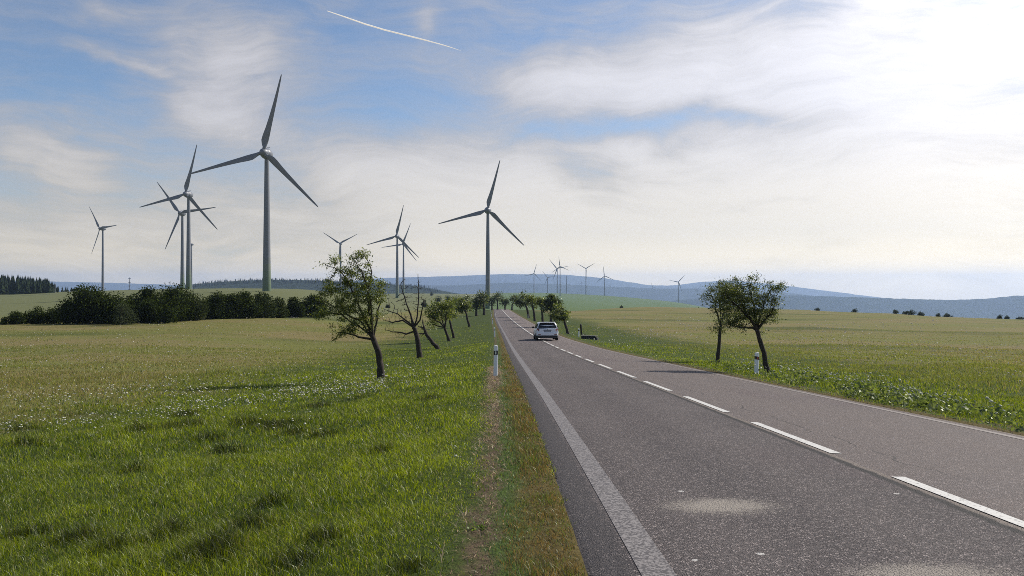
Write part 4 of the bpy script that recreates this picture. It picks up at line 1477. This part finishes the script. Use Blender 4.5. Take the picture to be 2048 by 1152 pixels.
# ------------------------------------------------------------------ the car
def car():
    d = 66.5
    px = at(1095, 682, d)
    z = road_z(px.x, d)
    z2 = road_z(px.x - .02 * 4.6, d + 4.6)
    r = empty('estate_car', (px.x, d, z + .006), 'white estate car driving away over the centre line, seen from behind', 'car', rz=R(1.6))
    r.rotation_euler[0] = math.atan2(z2 - z, 4.6)
    S = 1.06
    r.scale = (S, S, S * 1.0)
    # lower body, sections from tail to nose; half profile mirrored
    half = [(.0, .30), (.62, .30), (.80, .36), (.885, .50), (.905, .66), (.895, .80), (.865, .93), (.80, .965), (0, .985)]

    def sec(y, kx, z0, z1, belt=0):
        hp = [(x * kx, z0 + (zz - .30) / (.985 - .30) * (z1 - z0)) for x, zz in half]
        return [(x, y, zz) for x, zz in hp] + [(-x, y, zz) for x, zz in reversed(hp[1:-1])]
    rings = [sec(.0, .90, .46, .90), sec(.05, .955, .40, .95), sec(.16, .985, .30, .975), sec(.6, 1.0, .22, .985), sec(2.0, 1.0, .20, .985), sec(3.1, 1.0, .20, .975), sec(3.7, .985, .22, .90), sec(4.25, .94, .26, .80), sec(4.52, .84, .32, .70), sec(4.62, .70, .38, .62)]
    body = MB().loft(rings).build('body', M_CAR, r, True, angle=50)

    def gsec(y, wb, wt, zt):
        hp = [(wb, .955), (wb * .985, 1.0), (wt + (wb - wt) * .42, .96 + (zt - .96) * .55), (wt + .05, zt - .07), (wt - .03, zt - .015), (0, zt)]
        return [(x, y, zz) for x, zz in hp] + [(-x, y, zz) for x, zz in reversed(hp[:-1])]
    cabin = [gsec(.12, .83, .80, .985), gsec(.20, .84, .71, 1.20), gsec(.36, .845, .655, 1.42), gsec(.60, .85, .655, 1.465), gsec(1.6, .85, .66, 1.485), gsec(2.5, .85, .655, 1.46), gsec(3.0, .84, .68, 1.27), gsec(3.5, .82, .78, .98)]
    MB().loft(cabin).build('roof', M_CAR, r, True, angle=50)
    # rear window, tailgate features
    def rw(x, zz):                                  # point on the sloped tail
        t = (zz - 1.0) / (1.42 - 1.0)
        return (x, .115 + .24 * t - .022, zz)
    wv_ = [(-.70, 1.02), (.70, 1.02), (.735, 1.07), (.60, 1.365), (.55, 1.40), (-.55, 1.40), (-.60, 1.365), (-.735, 1.07)]
    fr = [rw(x, zz) for x, zz in wv_]
    bk = [(x, y + .05, zz) for x, y, zz in fr]
    MB().loft([bk, fr]).build('rear_window', M_GLASS, r)
    MB().box((0, .30, 1.445), (.58, .13, .018)).build('roof_spoiler', M_CAR, r, False, bevel=.01)
    tg = MB().box((0, -.012, .74), (.66, .03, .185)).build('tailgate', M_CAR, r, False, bevel=.02)
    MB().box((0, -.046, .842), (.36, .012, .020)).build('handle_strip', M_BLACK, tg, False, bevel=.006)
    MB().lathe([(0, -.052), (.035, -.05), (.042, -.044), (.042, -.035)], 16, 'Y', (0, 0, .895)).build('emblem', M_RIM, tg, True)
    MB().box((0, -.047, .765), (.27, .008, .062)).build('number_plate', M_PLATE, tg, False, bevel=.006)
    MB().box((0, -.043, .765), (.285, .006, .076)).build('plate_surround', M_BLACK, tg)
    for sgn, mt in ((-1, M_LAMP), (1, M_LAMPR)):
        pts = [(.66, .94), (.80, .945), (.865, .90), (.87, .74), (.80, .70), (.745, .72), (.735, .79), (.655, .80)]
        f = [(sgn * x, -.03 + max(0, (x - .70)) * .45, zz) for x, zz in pts]
        bck = [(x, y + .12, zz) for x, y, zz in f]
        MB().loft([bck, f]).build('tail_lamp', mt, r)
    bmpr = MB().loft([[(-.86, .10, z_), (-.80, -.06, z_), (-.4, -.10, z_), (.4, -.10, z_), (.80, -.06, z_), (.86, .10, z_)] for z_ in (.42, .50, .58, .62)]).build('bumper', M_CAR, r, True, angle=40)
    MB().loft([[(-.85, .12, z_), (-.79, -.045, z_), (-.4, -.085, z_), (.4, -.085, z_), (.79, -.045, z_), (.85, .12, z_)] for z_ in (.22, .30, .43)]).build('lower_valance', M_BLACK, bmpr, True, angle=40)
    for sgn in (-1, 1):
        MB().box((sgn * .64, -.082, .505), (.12, .012, .022)).build('rear_reflector', M_LAMP, bmpr, False, bevel=.004)
    for sgn in (-1, 1):
        # side glass set just proud of the cabin
        g_ = [[(sgn * .838, y, 1.0), (sgn * .782, y, 1.18), (sgn * .722, y, 1.36)] for y in (.62, 1.4, 2.45)]
        g_.append([(sgn * .838, 2.95, 1.0), (sgn * .795, 2.82, 1.14), (sgn * .73, 2.62, 1.34)])
        g_ = [[(sgn * .832, .42, 1.02), (sgn * .79, .46, 1.16), (sgn * .735, .54, 1.32)]] + g_
        outer = [[(x + sgn * .022, y, zz) for x, y, zz in row] for row in g_]
        MB().loft(outer, closed=False, caps=False).build('side_window', M_GLASS, r, True)
        MB().tube([(sgn * .60, .55, 1.475), (sgn * .61, .62, 1.53), (sgn * .62, 1.6, 1.55), (sgn * .61, 2.4, 1.525), (sgn * .60, 2.48, 1.465)], [.018, .02, .02, .02, .018], 8).build('roof_rail', M_BLACK, r, True)
        mr = MB().box((sgn * .99, 2.72, 1.03), (.10, .07, .065), .85).build('wing_mirror', M_BLACK, r, False, bevel=.02)
        for y in (.85, 3.55):
            wh = empty_child('wheel', r, (sgn * .80, y, .315))
            prof = [(.20, -.10), (.27, -.11), (.305, -.10), (.318, -.05), (.318, .05), (.305, .10), (.27, .11), (.20, .10)]
            ty = MB().lathe(prof, 24, 'X').build('tyre', M_TYRE, wh, True, angle=50)
            MB().lathe([(0, -.07), (.05, -.085), (.20, -.09), (.205, 0), (.20, .09), (.05, .085), (0, .07)], 20, 'X').build('rim', M_RIM, wh, True)
        MB().box((sgn * .905, 1.75, .84), (.012, .09, .016)).build('door_handle', M_CAR, r)
    MB().box((0, 2.2, .25), (.74, 2.0, .05)).build('underbody', M_BLACK, r)
    MB().tube([(0, .55, 1.47), (0, .50, 1.56), (0, .42, 1.60)], [.022, .014, .006], 6).build('aerial', M_BLACK, r, True)
    ex = MB().tube([(-.45, .10, .26), (-.45, .5, .26)], [.03, .03], 8).build('exhaust_pipe', M_RIM, r, True)
    return r


def empty_child(name, parent, loc):
    o = bpy.data.objects.new(name, None)
    o.location = loc
    o.parent = parent
    o.empty_display_size = .1
    col.objects.link(o)
    return o


car()

# ------------------------------------------------------------------ condensation trail high above
m, nt, b = new_mat('ice_crystals')
nt.nodes.remove(b)
d_ = nn(nt, 'ShaderNodeBsdfDiffuse')
t_ = nn(nt, 'ShaderNodeBsdfTranslucent')
tr_ = nn(nt, 'ShaderNodeBsdfTransparent')
ms = nn(nt, 'ShaderNodeMixShader')
ms2 = nn(nt, 'ShaderNodeMixShader')
for s_ in (d_, t_): s_.inputs[0].default_value = (.95, .95, .95, 1)
lk(nt, d_.outputs[0], ms.inputs[1]); lk(nt, t_.outputs[0], ms.inputs[2])
tco = nn(nt, 'ShaderNodeTexCoord')
nz = nn(nt, 'ShaderNodeTexNoise')
nz.inputs['Scale'].default_value = .0022
lk(nt, tco.outputs['Object'], nz.inputs['Vector'])
lk(nt, sstep(nt, nz.outputs['Fac'], .05, .50), ms2.inputs[0])
lk(nt, tr_.outputs[0], ms2.inputs[1]); lk(nt, ms.outputs[0], ms2.inputs[2])
lk(nt, ms2.outputs[0], nt.nodes['Material Output'].inputs[0])
TR = [(655, 22, 1.0), (690, 34, 1.5), (730, 48, 1.9), (770, 60, 2.0), (810, 70, 2.0), (850, 80, 1.7), (890, 91, 1.1), (921, 101, .35)]
ALT = 9000.0
pts, rr = [], []
for px, py, w in TR:
    d = (ALT - CAMZ) / ((576 - py) / F)
    pts.append(at(px, py, d))
    rr.append(w / F * d * .75)
ct = MB().tube(pts, rr, 10).build('contrail', m, None, True)
tag(ct, 'thin white aircraft contrail slanting across the blue sky', 'contrail')


# ------------------------------------------------------------------ grass, blade by blade
def blades(name, x, d, h, w, colr, mat, lean=.55, wind=-.10, label=None, cat=None, bend=1.0):
    n = len(x)
    z = height(x, d) - .01
    p = np.stack([x, d, z], 1)
    a = rng.uniform(0, 2 * math.pi, n)
    side = np.stack([np.cos(a), np.sin(a) * .6, np.zeros(n)], 1)
    la = rng.uniform(0, 2 * math.pi, n)
    lv = np.stack([np.cos(la), np.sin(la), np.zeros(n)], 1) * (lean * rng.uniform(.2, 1.4, n))[:, None]
    lv[:, 0] += wind * rng.uniform(.3, 1.6, n)
    h = h[:, None]
    w = w[:, None]
    up = np.array((0, 0, 1.0))
    p1 = p + (up * .55 + lv * .35) * h
    p2 = p + (up * (1.0 - .12 * bend) + lv * 1.25 * bend) * h
    co = np.stack([p - side * w * .5, p + side * w * .5, p1 + side * w * .42, p1 - side * w * .42, p2], 1).reshape(-1, 3)
    k = (np.arange(n) * 5)[:, None]
    loops = np.concatenate([k + 0, k + 1, k + 2, k + 3, k + 3, k + 2, k + 4], 1).ravel()
    st = (np.arange(n) * 7)[:, None]
    starts = np.concatenate([st, st + 4], 1).ravel()
    totals = np.tile([4, 3], n)
    o = fast_mesh(name, co, loops, starts, totals, mat, None, np.repeat(colr, 5, 0))
    tag(o, label, cat, None, 'stuff')
    return o


def lerp(a, b, t): return np.array(a)[None] * (1 - t[:, None]) + np.array(b)[None] * t[:, None]


def wedge(d0, d1, n, u0=-.78, u1=.78):
    d = np.sqrt(rng.uniform(d0 * d0, d1 * d1, n))
    m_ = 3.0 if d1 <= 20 else 1.0
    return rng.uniform(-1, 1, n) * (u1 * d + m_), d


# rank tussocks in the left meadow, their shadow painted into the blade colour
TUS = []
for (px, py, r) in [(370, 832, .55), (300, 812, .4), (280, 862, .5), (350, 858, .45), (385, 855, .5), (495, 852, .6), (420, 880, .5), (455, 908, .5), (555, 856, .8), (650, 873, .5),
                    (590, 868, .5), (50, 892, .45), (150, 832, .5), (45, 860, .5), (270, 942, .3), (160, 1080, .35), (430, 1110, .4), (500, 1060, .3), (545, 1010, .3), (60, 1075, .4),
                    (650, 1080, .25), (820, 1140, .25), (860, 800, .5), (640, 815, .6), (430, 750, .8), (710, 800, .5), (340, 1075, .3), (230, 1100, .3), (590, 1130, .3), (760, 905, .3)]:
    g_ = ground_at(px, py)
    TUS.append((g_.x, g_.y, r * .62))
BX, BD, BH, BW, BC = [], [], [], [], []
for (d0, d1, n, w, hm) in [(2.6, 7, 210000, .0050, .070), (7, 12, 190000, .0070, .078), (12, 20, 180000, .0105, .088), (20, 36, 140000, .017, .10), (36, 66, 110000, .026, .085), (66, 130, 70000, .05, .065), (130, 300, 12000, .09, .07)]:
    x, d = wedge(d0, d1, n)
    a, b = xleft(d) - x, x - xright(d)
    o = np.maximum(a, b)
    left = a > 0
    wob = (fbm(x * 1.3, d * .55, 21) - .5) * .40
    fine = fbm(x * 4, d * 2.2, 33, 3)
    clump = fbm(x * 1.5, d * 1.1, 41, 4) * .6 + fbm(x * .4, d * .3, 42, 3) * .4
    big = fbm(x * .10, d * .06, 51, 4)
    t = rng.uniform(0, 1, n)
    # lush green by default
    c = lerp((.034, .058, .007), (.225, .275, .040), np.clip(t ** 1.3 * .85 + (clump - .5) * 1.3 + .05, 0, 1))
    yel = (rng.uniform(0, 1, n) < .10)
    c[yel] = lerp((.17, .17, .055), (.24, .22, .10), t[yel])
    h = hm * rng.uniform(.5, 1.25, n) * (.45 + 1.2 * clump)
    tall = fbm(x * .55, d * .38, 61, 3) > .63
    h = np.where(tall & (o > 2), h * 1.35, h)
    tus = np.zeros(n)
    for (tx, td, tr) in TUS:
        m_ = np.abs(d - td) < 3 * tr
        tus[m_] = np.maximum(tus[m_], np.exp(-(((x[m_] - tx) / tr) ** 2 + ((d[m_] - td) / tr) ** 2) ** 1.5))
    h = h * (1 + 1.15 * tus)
    c = c * (1 - .80 * tus)[:, None]  # blades tinted dark to paint in the tussock shadows
    # open meadow: thinner, olive and brown seed stems
    mead = smooth(o + (clump - .5) * 9, 8.5, 15) * (d > 14)
    mead = np.where(left, mead, smooth(o + (clump - .5) * 4, 4, 8))
    mm = rng.uniform(0, 1, n) < mead
    gp = fbm(x * .05, d * .03, 71, 3) > .56
    cm = np.where((rng.uniform(0, 1, n) < np.where(gp, .15, .55))[:, None], lerp((.13, .115, .042), (.235, .20, .085), t), lerp((.085, .105, .022), (.165, .185, .043), t))
    c[mm] = cm[mm]
    h = np.where(mm, h * 1.15, h)
    # verge bands by distance from the asphalt
    av = a + wob + rng.normal(size=n) * .10
    keep = o > -.05 + .07 * vnoise(x * 0, d * 3.1, 17)
    brownb = left & (av < .36)
    c[brownb] = lerp((.075, .058, .020), (.19, .14, .055), t)[brownb]
    gm = brownb & (rng.uniform(0, 1, n) < np.clip(fine * 1.5 - .4, 0, .7))
    c[gm] = lerp((.05, .075, .016), (.11, .13, .035), t)[gm]
    h = np.where(brownb, h * (.35 + .9 * smooth(clump, .35, .65)) * smooth(a, -.2, .2) + .012, h)
    mat_g = left & (av >= .36) & (av < .60)
    c[mat_g] = lerp((.045, .078, .022), (.10, .145, .045), t)[mat_g]
    h = np.where(mat_g, h * .5, h)
    lit = left & (av >= .60) & (av < .80 + (fbm(x * 0, d * .8, 91, 3) - .5) * .5)
    c[lit] = lerp((.10, .07, .045), (.26, .20, .13), t)[lit]
    h = np.where(lit, h * .26, h)
    keep &= ~(lit & (rng.uniform(0, 1, n) < .45))
    h = np.where(left & (av >= .80), h * (.4 + .6 * smooth(av, .8, 1.6)), h)
    rb = (b > 0) & (b + wob < .35)
    c[rb] = lerp((.08, .07, .03), (.17, .14, .06), t)[rb]
    h = np.where((b > 0), h * (.25 + .75 * smooth(b + wob, .1, 1.5)), h)
    # few bare gaps
    keep &= ~((o > 1.2) & (d < 40) & (fbm(x * 1.1, d * .8, 81, 3) > .70) & (rng.uniform(0, 1, n) < .6))
    BX.append(x[keep]); BD.append(d[keep]); BH.append(h[keep]); BC.append(c[keep]); BW.append((w * rng.uniform(.7, 1.3, n))[keep])
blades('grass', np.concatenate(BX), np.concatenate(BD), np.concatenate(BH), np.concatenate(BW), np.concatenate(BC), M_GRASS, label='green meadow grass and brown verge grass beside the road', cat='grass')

# loose grit and stones along both broken asphalt edges
n = 2600
d = np.sqrt(rng.uniform(3.8 ** 2, 34 ** 2, n))
sd = rng.uniform(0, 1, n) < .6
off_ = np.abs(rng.normal(size=n)) * .07 - .05
x = np.where(sd, xleft(d) - off_, xright(d) + off_ * 1.6)
t = rng.uniform(0, 1, n)
rad = rng.uniform(.003, .009, n) * (1 + d * .03)
P8 = np.array([(1, 0, 0), (0, 1, 0), (-1, 0, 0), (0, -1, 0), (0, 0, .7), (0, 0, -.7)])
zz = np.maximum(height(x, d, False), np.where((x > xleft(d)) & (x < xright(d)), zroad(d) - .01, -99)) + rad * .4
co = np.stack([x, d, zz], 1)[:, None] + P8[None] * rad[:, None, None] * rng.uniform(.6, 1.4, (n, 6, 1))
tri = np.array([(0, 1, 4), (1, 2, 4), (2, 3, 4), (3, 0, 4), (1, 0, 5), (2, 1, 5), (3, 2, 5), (0, 3, 5)])
lp = ((np.arange(n) * 6)[:, None, None] + tri[None]).reshape(-1)
tag(fast_mesh('gravel', co.reshape(-1, 3), lp, np.arange(n * 8) * 3, np.full(n * 8, 3), M_PETAL, None, np.repeat(lerp((.10, .085, .07), (.34, .30, .26), t), 6, 0)),
    'loose grit and small stones along the broken asphalt edges', 'gravel', None, 'stuff')

# dry litter lying flat along the worn strip
n = 5000
d = np.sqrt(rng.uniform(3.6 ** 2, 30 ** 2, n))
a = np.abs(.70 + rng.normal(size=n) * .12)
x = xleft(d) - a + (fbm(np.zeros(n), d * .55, 21) - .5) * .3
t = rng.uniform(0, 1, n)
blades('dry_litter', x, d, rng.uniform(.03, .08, n), .005 + .0004 * d, lerp((.14, .10, .07), (.36, .29, .20), t), M_GRASS, lean=2.2, wind=0, label='dry brown grass litter along the worn strip', cat='litter')


# ------------------------------------------------------------------ flowers
def discs(name, x, d, hgt, r, colr, label, cat, tilt=.35):
    n = len(x)
    c = np.stack([x, d, height(x, d) + hgt], 1)
    nrm = np.stack([rng.normal(size=n) * tilt, rng.normal(size=n) * tilt - .15, np.ones(n)], 1)
    nrm /= np.linalg.norm(nrm, axis=1, keepdims=True)
    u = np.cross(nrm, np.array((0, 1.0, .2)))
    u /= np.linalg.norm(u, axis=1, keepdims=True)
    v = np.cross(nrm, u)
    ang = np.arange(6) * math.pi / 3
    rr = r[:, None] * rng.uniform(.7, 1.2, (n, 6))
    rim = c[:, None] + (u[:, None] * np.cos(ang)[None, :, None] + v[:, None] * np.sin(ang)[None, :, None]) * rr[:, :, None]
    top = c + nrm * r[:, None] * .35
    bot = c - nrm * r[:, None] * .25
    co = np.concatenate([rim, top[:, None], bot[:, None]], 1).reshape(-1, 3)
    k = (np.arange(n) * 8)[:, None, None]
    tri = []
    for i in range(6):
        tri.append((i, (i + 1) % 6, 6))
        tri.append(((i + 1) % 6, i, 7))
    loops = (k + np.array(tri)[None]).reshape(-1)
    nf = n * 12
    o = fast_mesh(name, co, loops, np.arange(nf) * 3, np.full(nf, 3), M_PETAL, None, np.repeat(colr, 8, 0))
    tag(o, label, cat, None, 'stuff')
    return o


def px_band(pts, n, jy):
    """points on the land along a drawn line of sight, spread by jy picture rows"""
    xs = np.array([p[0] for p in pts], float)
    ys = np.array([p[1] for p in pts], float)
    px = rng.uniform(xs.min(), xs.max(), n)
    py = np.interp(px, xs, ys) + rng.normal(size=n) * jy
    out = [ground_at(a, b) for a, b in zip(px, py)]
    return np.array([o.x for o in out]), np.array([o.y for o in out])


def flowers(bands, name, label, hlo, hhi, rk, c0, c1):
    X, D = [], []
    for pts, n, jy in bands:
        x, d = px_band(pts, n, jy)
        X.append(x); D.append(d)
    x, d = np.concatenate(X), np.concatenate(D)
    o = np.maximum(xleft(d) - x, x - xright(d))
    k = (o > .6) & (d < 330)
    x, d = x[k], d[k]
    n = len(x)
    t = rng.uniform(0, 1, n)
    return discs(name, x, d, rng.uniform(hlo, hhi, n), rk * (.6 + d / 26) * rng.uniform(.6, 1.3, n), lerp(c0, c1, t), label, 'flowers')


flowers([([(0, 868), (160, 858), (250, 852), (350, 836), (450, 820), (560, 805), (680, 796), (760, 782)], 400, 7),
         ([(0, 810), (150, 800), (300, 790), (420, 800)], 200, 9), ([(560, 798), (650, 788), (770, 778)], 260, 10),
         ([(330, 780), (480, 772), (640, 765), (860, 752)], 240, 12), ([(700, 770), (900, 770)], 60, 14),
         ([(0, 830), (600, 800)], 140, 25), ([(905, 943), (930, 940)], 5, 5), ([(440, 880), (640, 850)], 22, 14)],
        'white_umbels', 'bands of white umbel flowers across the left meadow',   .12, .30, .021, (.42, .42, .33), (.68, .68, .58))
flowers([([(0, 700), (300, 690), (640, 676), (740, 668)], 520, 22), ([(0, 740), (500, 725), (700, 715)], 420, 26), ([(20, 672), (640, 640)], 160, 10)],
        'seed_heads', 'pale dandelion seed heads dotted over the left meadow', .18, .34, .016, (.40, .38, .32), (.66, .64, .58))
flowers([([(1180, 648), (1420, 645), (2048, 655)], 380, 11), ([(1300, 652), (1420, 650), (1500, 652)], 260, 9), ([(1250, 680), (1600, 690), (2048, 705)], 620, 16),
         ([(1500, 665), (1700, 685), (2048, 715)], 380, 16), ([(1650, 720), (2048, 760)], 150, 26), ([(1600, 660), (1760, 655), (1850, 650)], 140, 6), ([(1180, 667), (1300, 672), (1420, 684)], 200, 7)],
        'seed_heads', 'pale dandelion seed heads dotted over the right meadow', .18, .36, .0165, (.46, .43, .38), (.72, .70, .66))


# broad-leaved plants along the right verge
def herbs(bands, label):
    P, N = [], 0
    for pts, n, jy in bands:
        x, d = px_band(pts, n, jy)
        o = x - xright(d)
        k = o > .45
        x, d = x[k], d[k]
        z = height(x, d)
        m_ = 16
        xx = np.repeat(x, m_) + rng.normal(size=len(x) * m_) * .14
        dd = np.repeat(d, m_) + rng.normal(size=len(x) * m_) * .14
        hh = np.repeat(rng.uniform(.03, .22, len(x)), m_) * rng.uniform(.3, 1.1, len(x) * m_)
        P.append(np.stack([xx, dd, np.repeat(z, m_) + hh], 1))
    P = np.concatenate(P)
    o = leaf_cloud('verge_plants', P, .085, M_LEAF, None, (.028, .046, .011), (.125, .155, .045), droop=.15, aspect=.65)
    tag(o, label, 'plants', None, 'stuff')


herbs([([(1545, 750), (1640, 762), (1750, 785), (1850, 808), (1950, 835), (2060, 850)], 120, 10), ([(1420, 728), (1540, 752), (1600, 765)], 60, 4), ([(1700, 790), (1790, 806), (1880, 822)], 110, 10)],
      'broad-leaved weeds thick along the right road edge')
flowers([([(1560, 752), (1640, 766), (1750, 790), (1850, 815), (1950, 845), (2048, 862)], 360, 11), ([(1760, 808), (1840, 822)], 60, 7), ([(1480, 735), (1560, 752)], 40, 5), ([(1130, 668), (1200, 686), (1300, 706)], 50, 2.5)],
        'white_umbels', 'white umbel flowers among the weeds of the right road edge', .16, .40, .024, (.42, .44, .34), (.68, .70, .58))
# a light green weed in the worn strip
g0 = ground_at(958, 1058)
rs = empty('weed_rosette', g0, 'small bright green weed sprouting in the worn brown strip', 'plant')
pp = np.array([(rng.normal() * .04, rng.normal() * .04, rng.uniform(.005, .04)) for _ in range(45)])
leaf_cloud('leaves', pp, .035, M_LEAF, rs, (.07, .12, .025), (.13, .18, .04), droop=0, aspect=.6)

# ------------------------------------------------------------------ air
m = bpy.data.materials.new('haze_air')
m.use_nodes = True
nt = m.node_tree
nt.nodes.clear()
o_ = nn(nt, 'ShaderNodeOutputMaterial')
pv = nn(nt, 'ShaderNodeVolumePrincipled')
pv.inputs['Color'].default_value = (.50, .66, 1.0, 1)
pv.inputs['Density'].default_value = 7.2e-5
pv.inputs['Anisotropy'].default_value = .3
lk(nt, pv.outputs[0], o_.inputs['Volume'])
hz = MB().box((0, 7600, -92), (15200, 8000, 360)).build('haze', m)
tag(hz, kind='stuff')
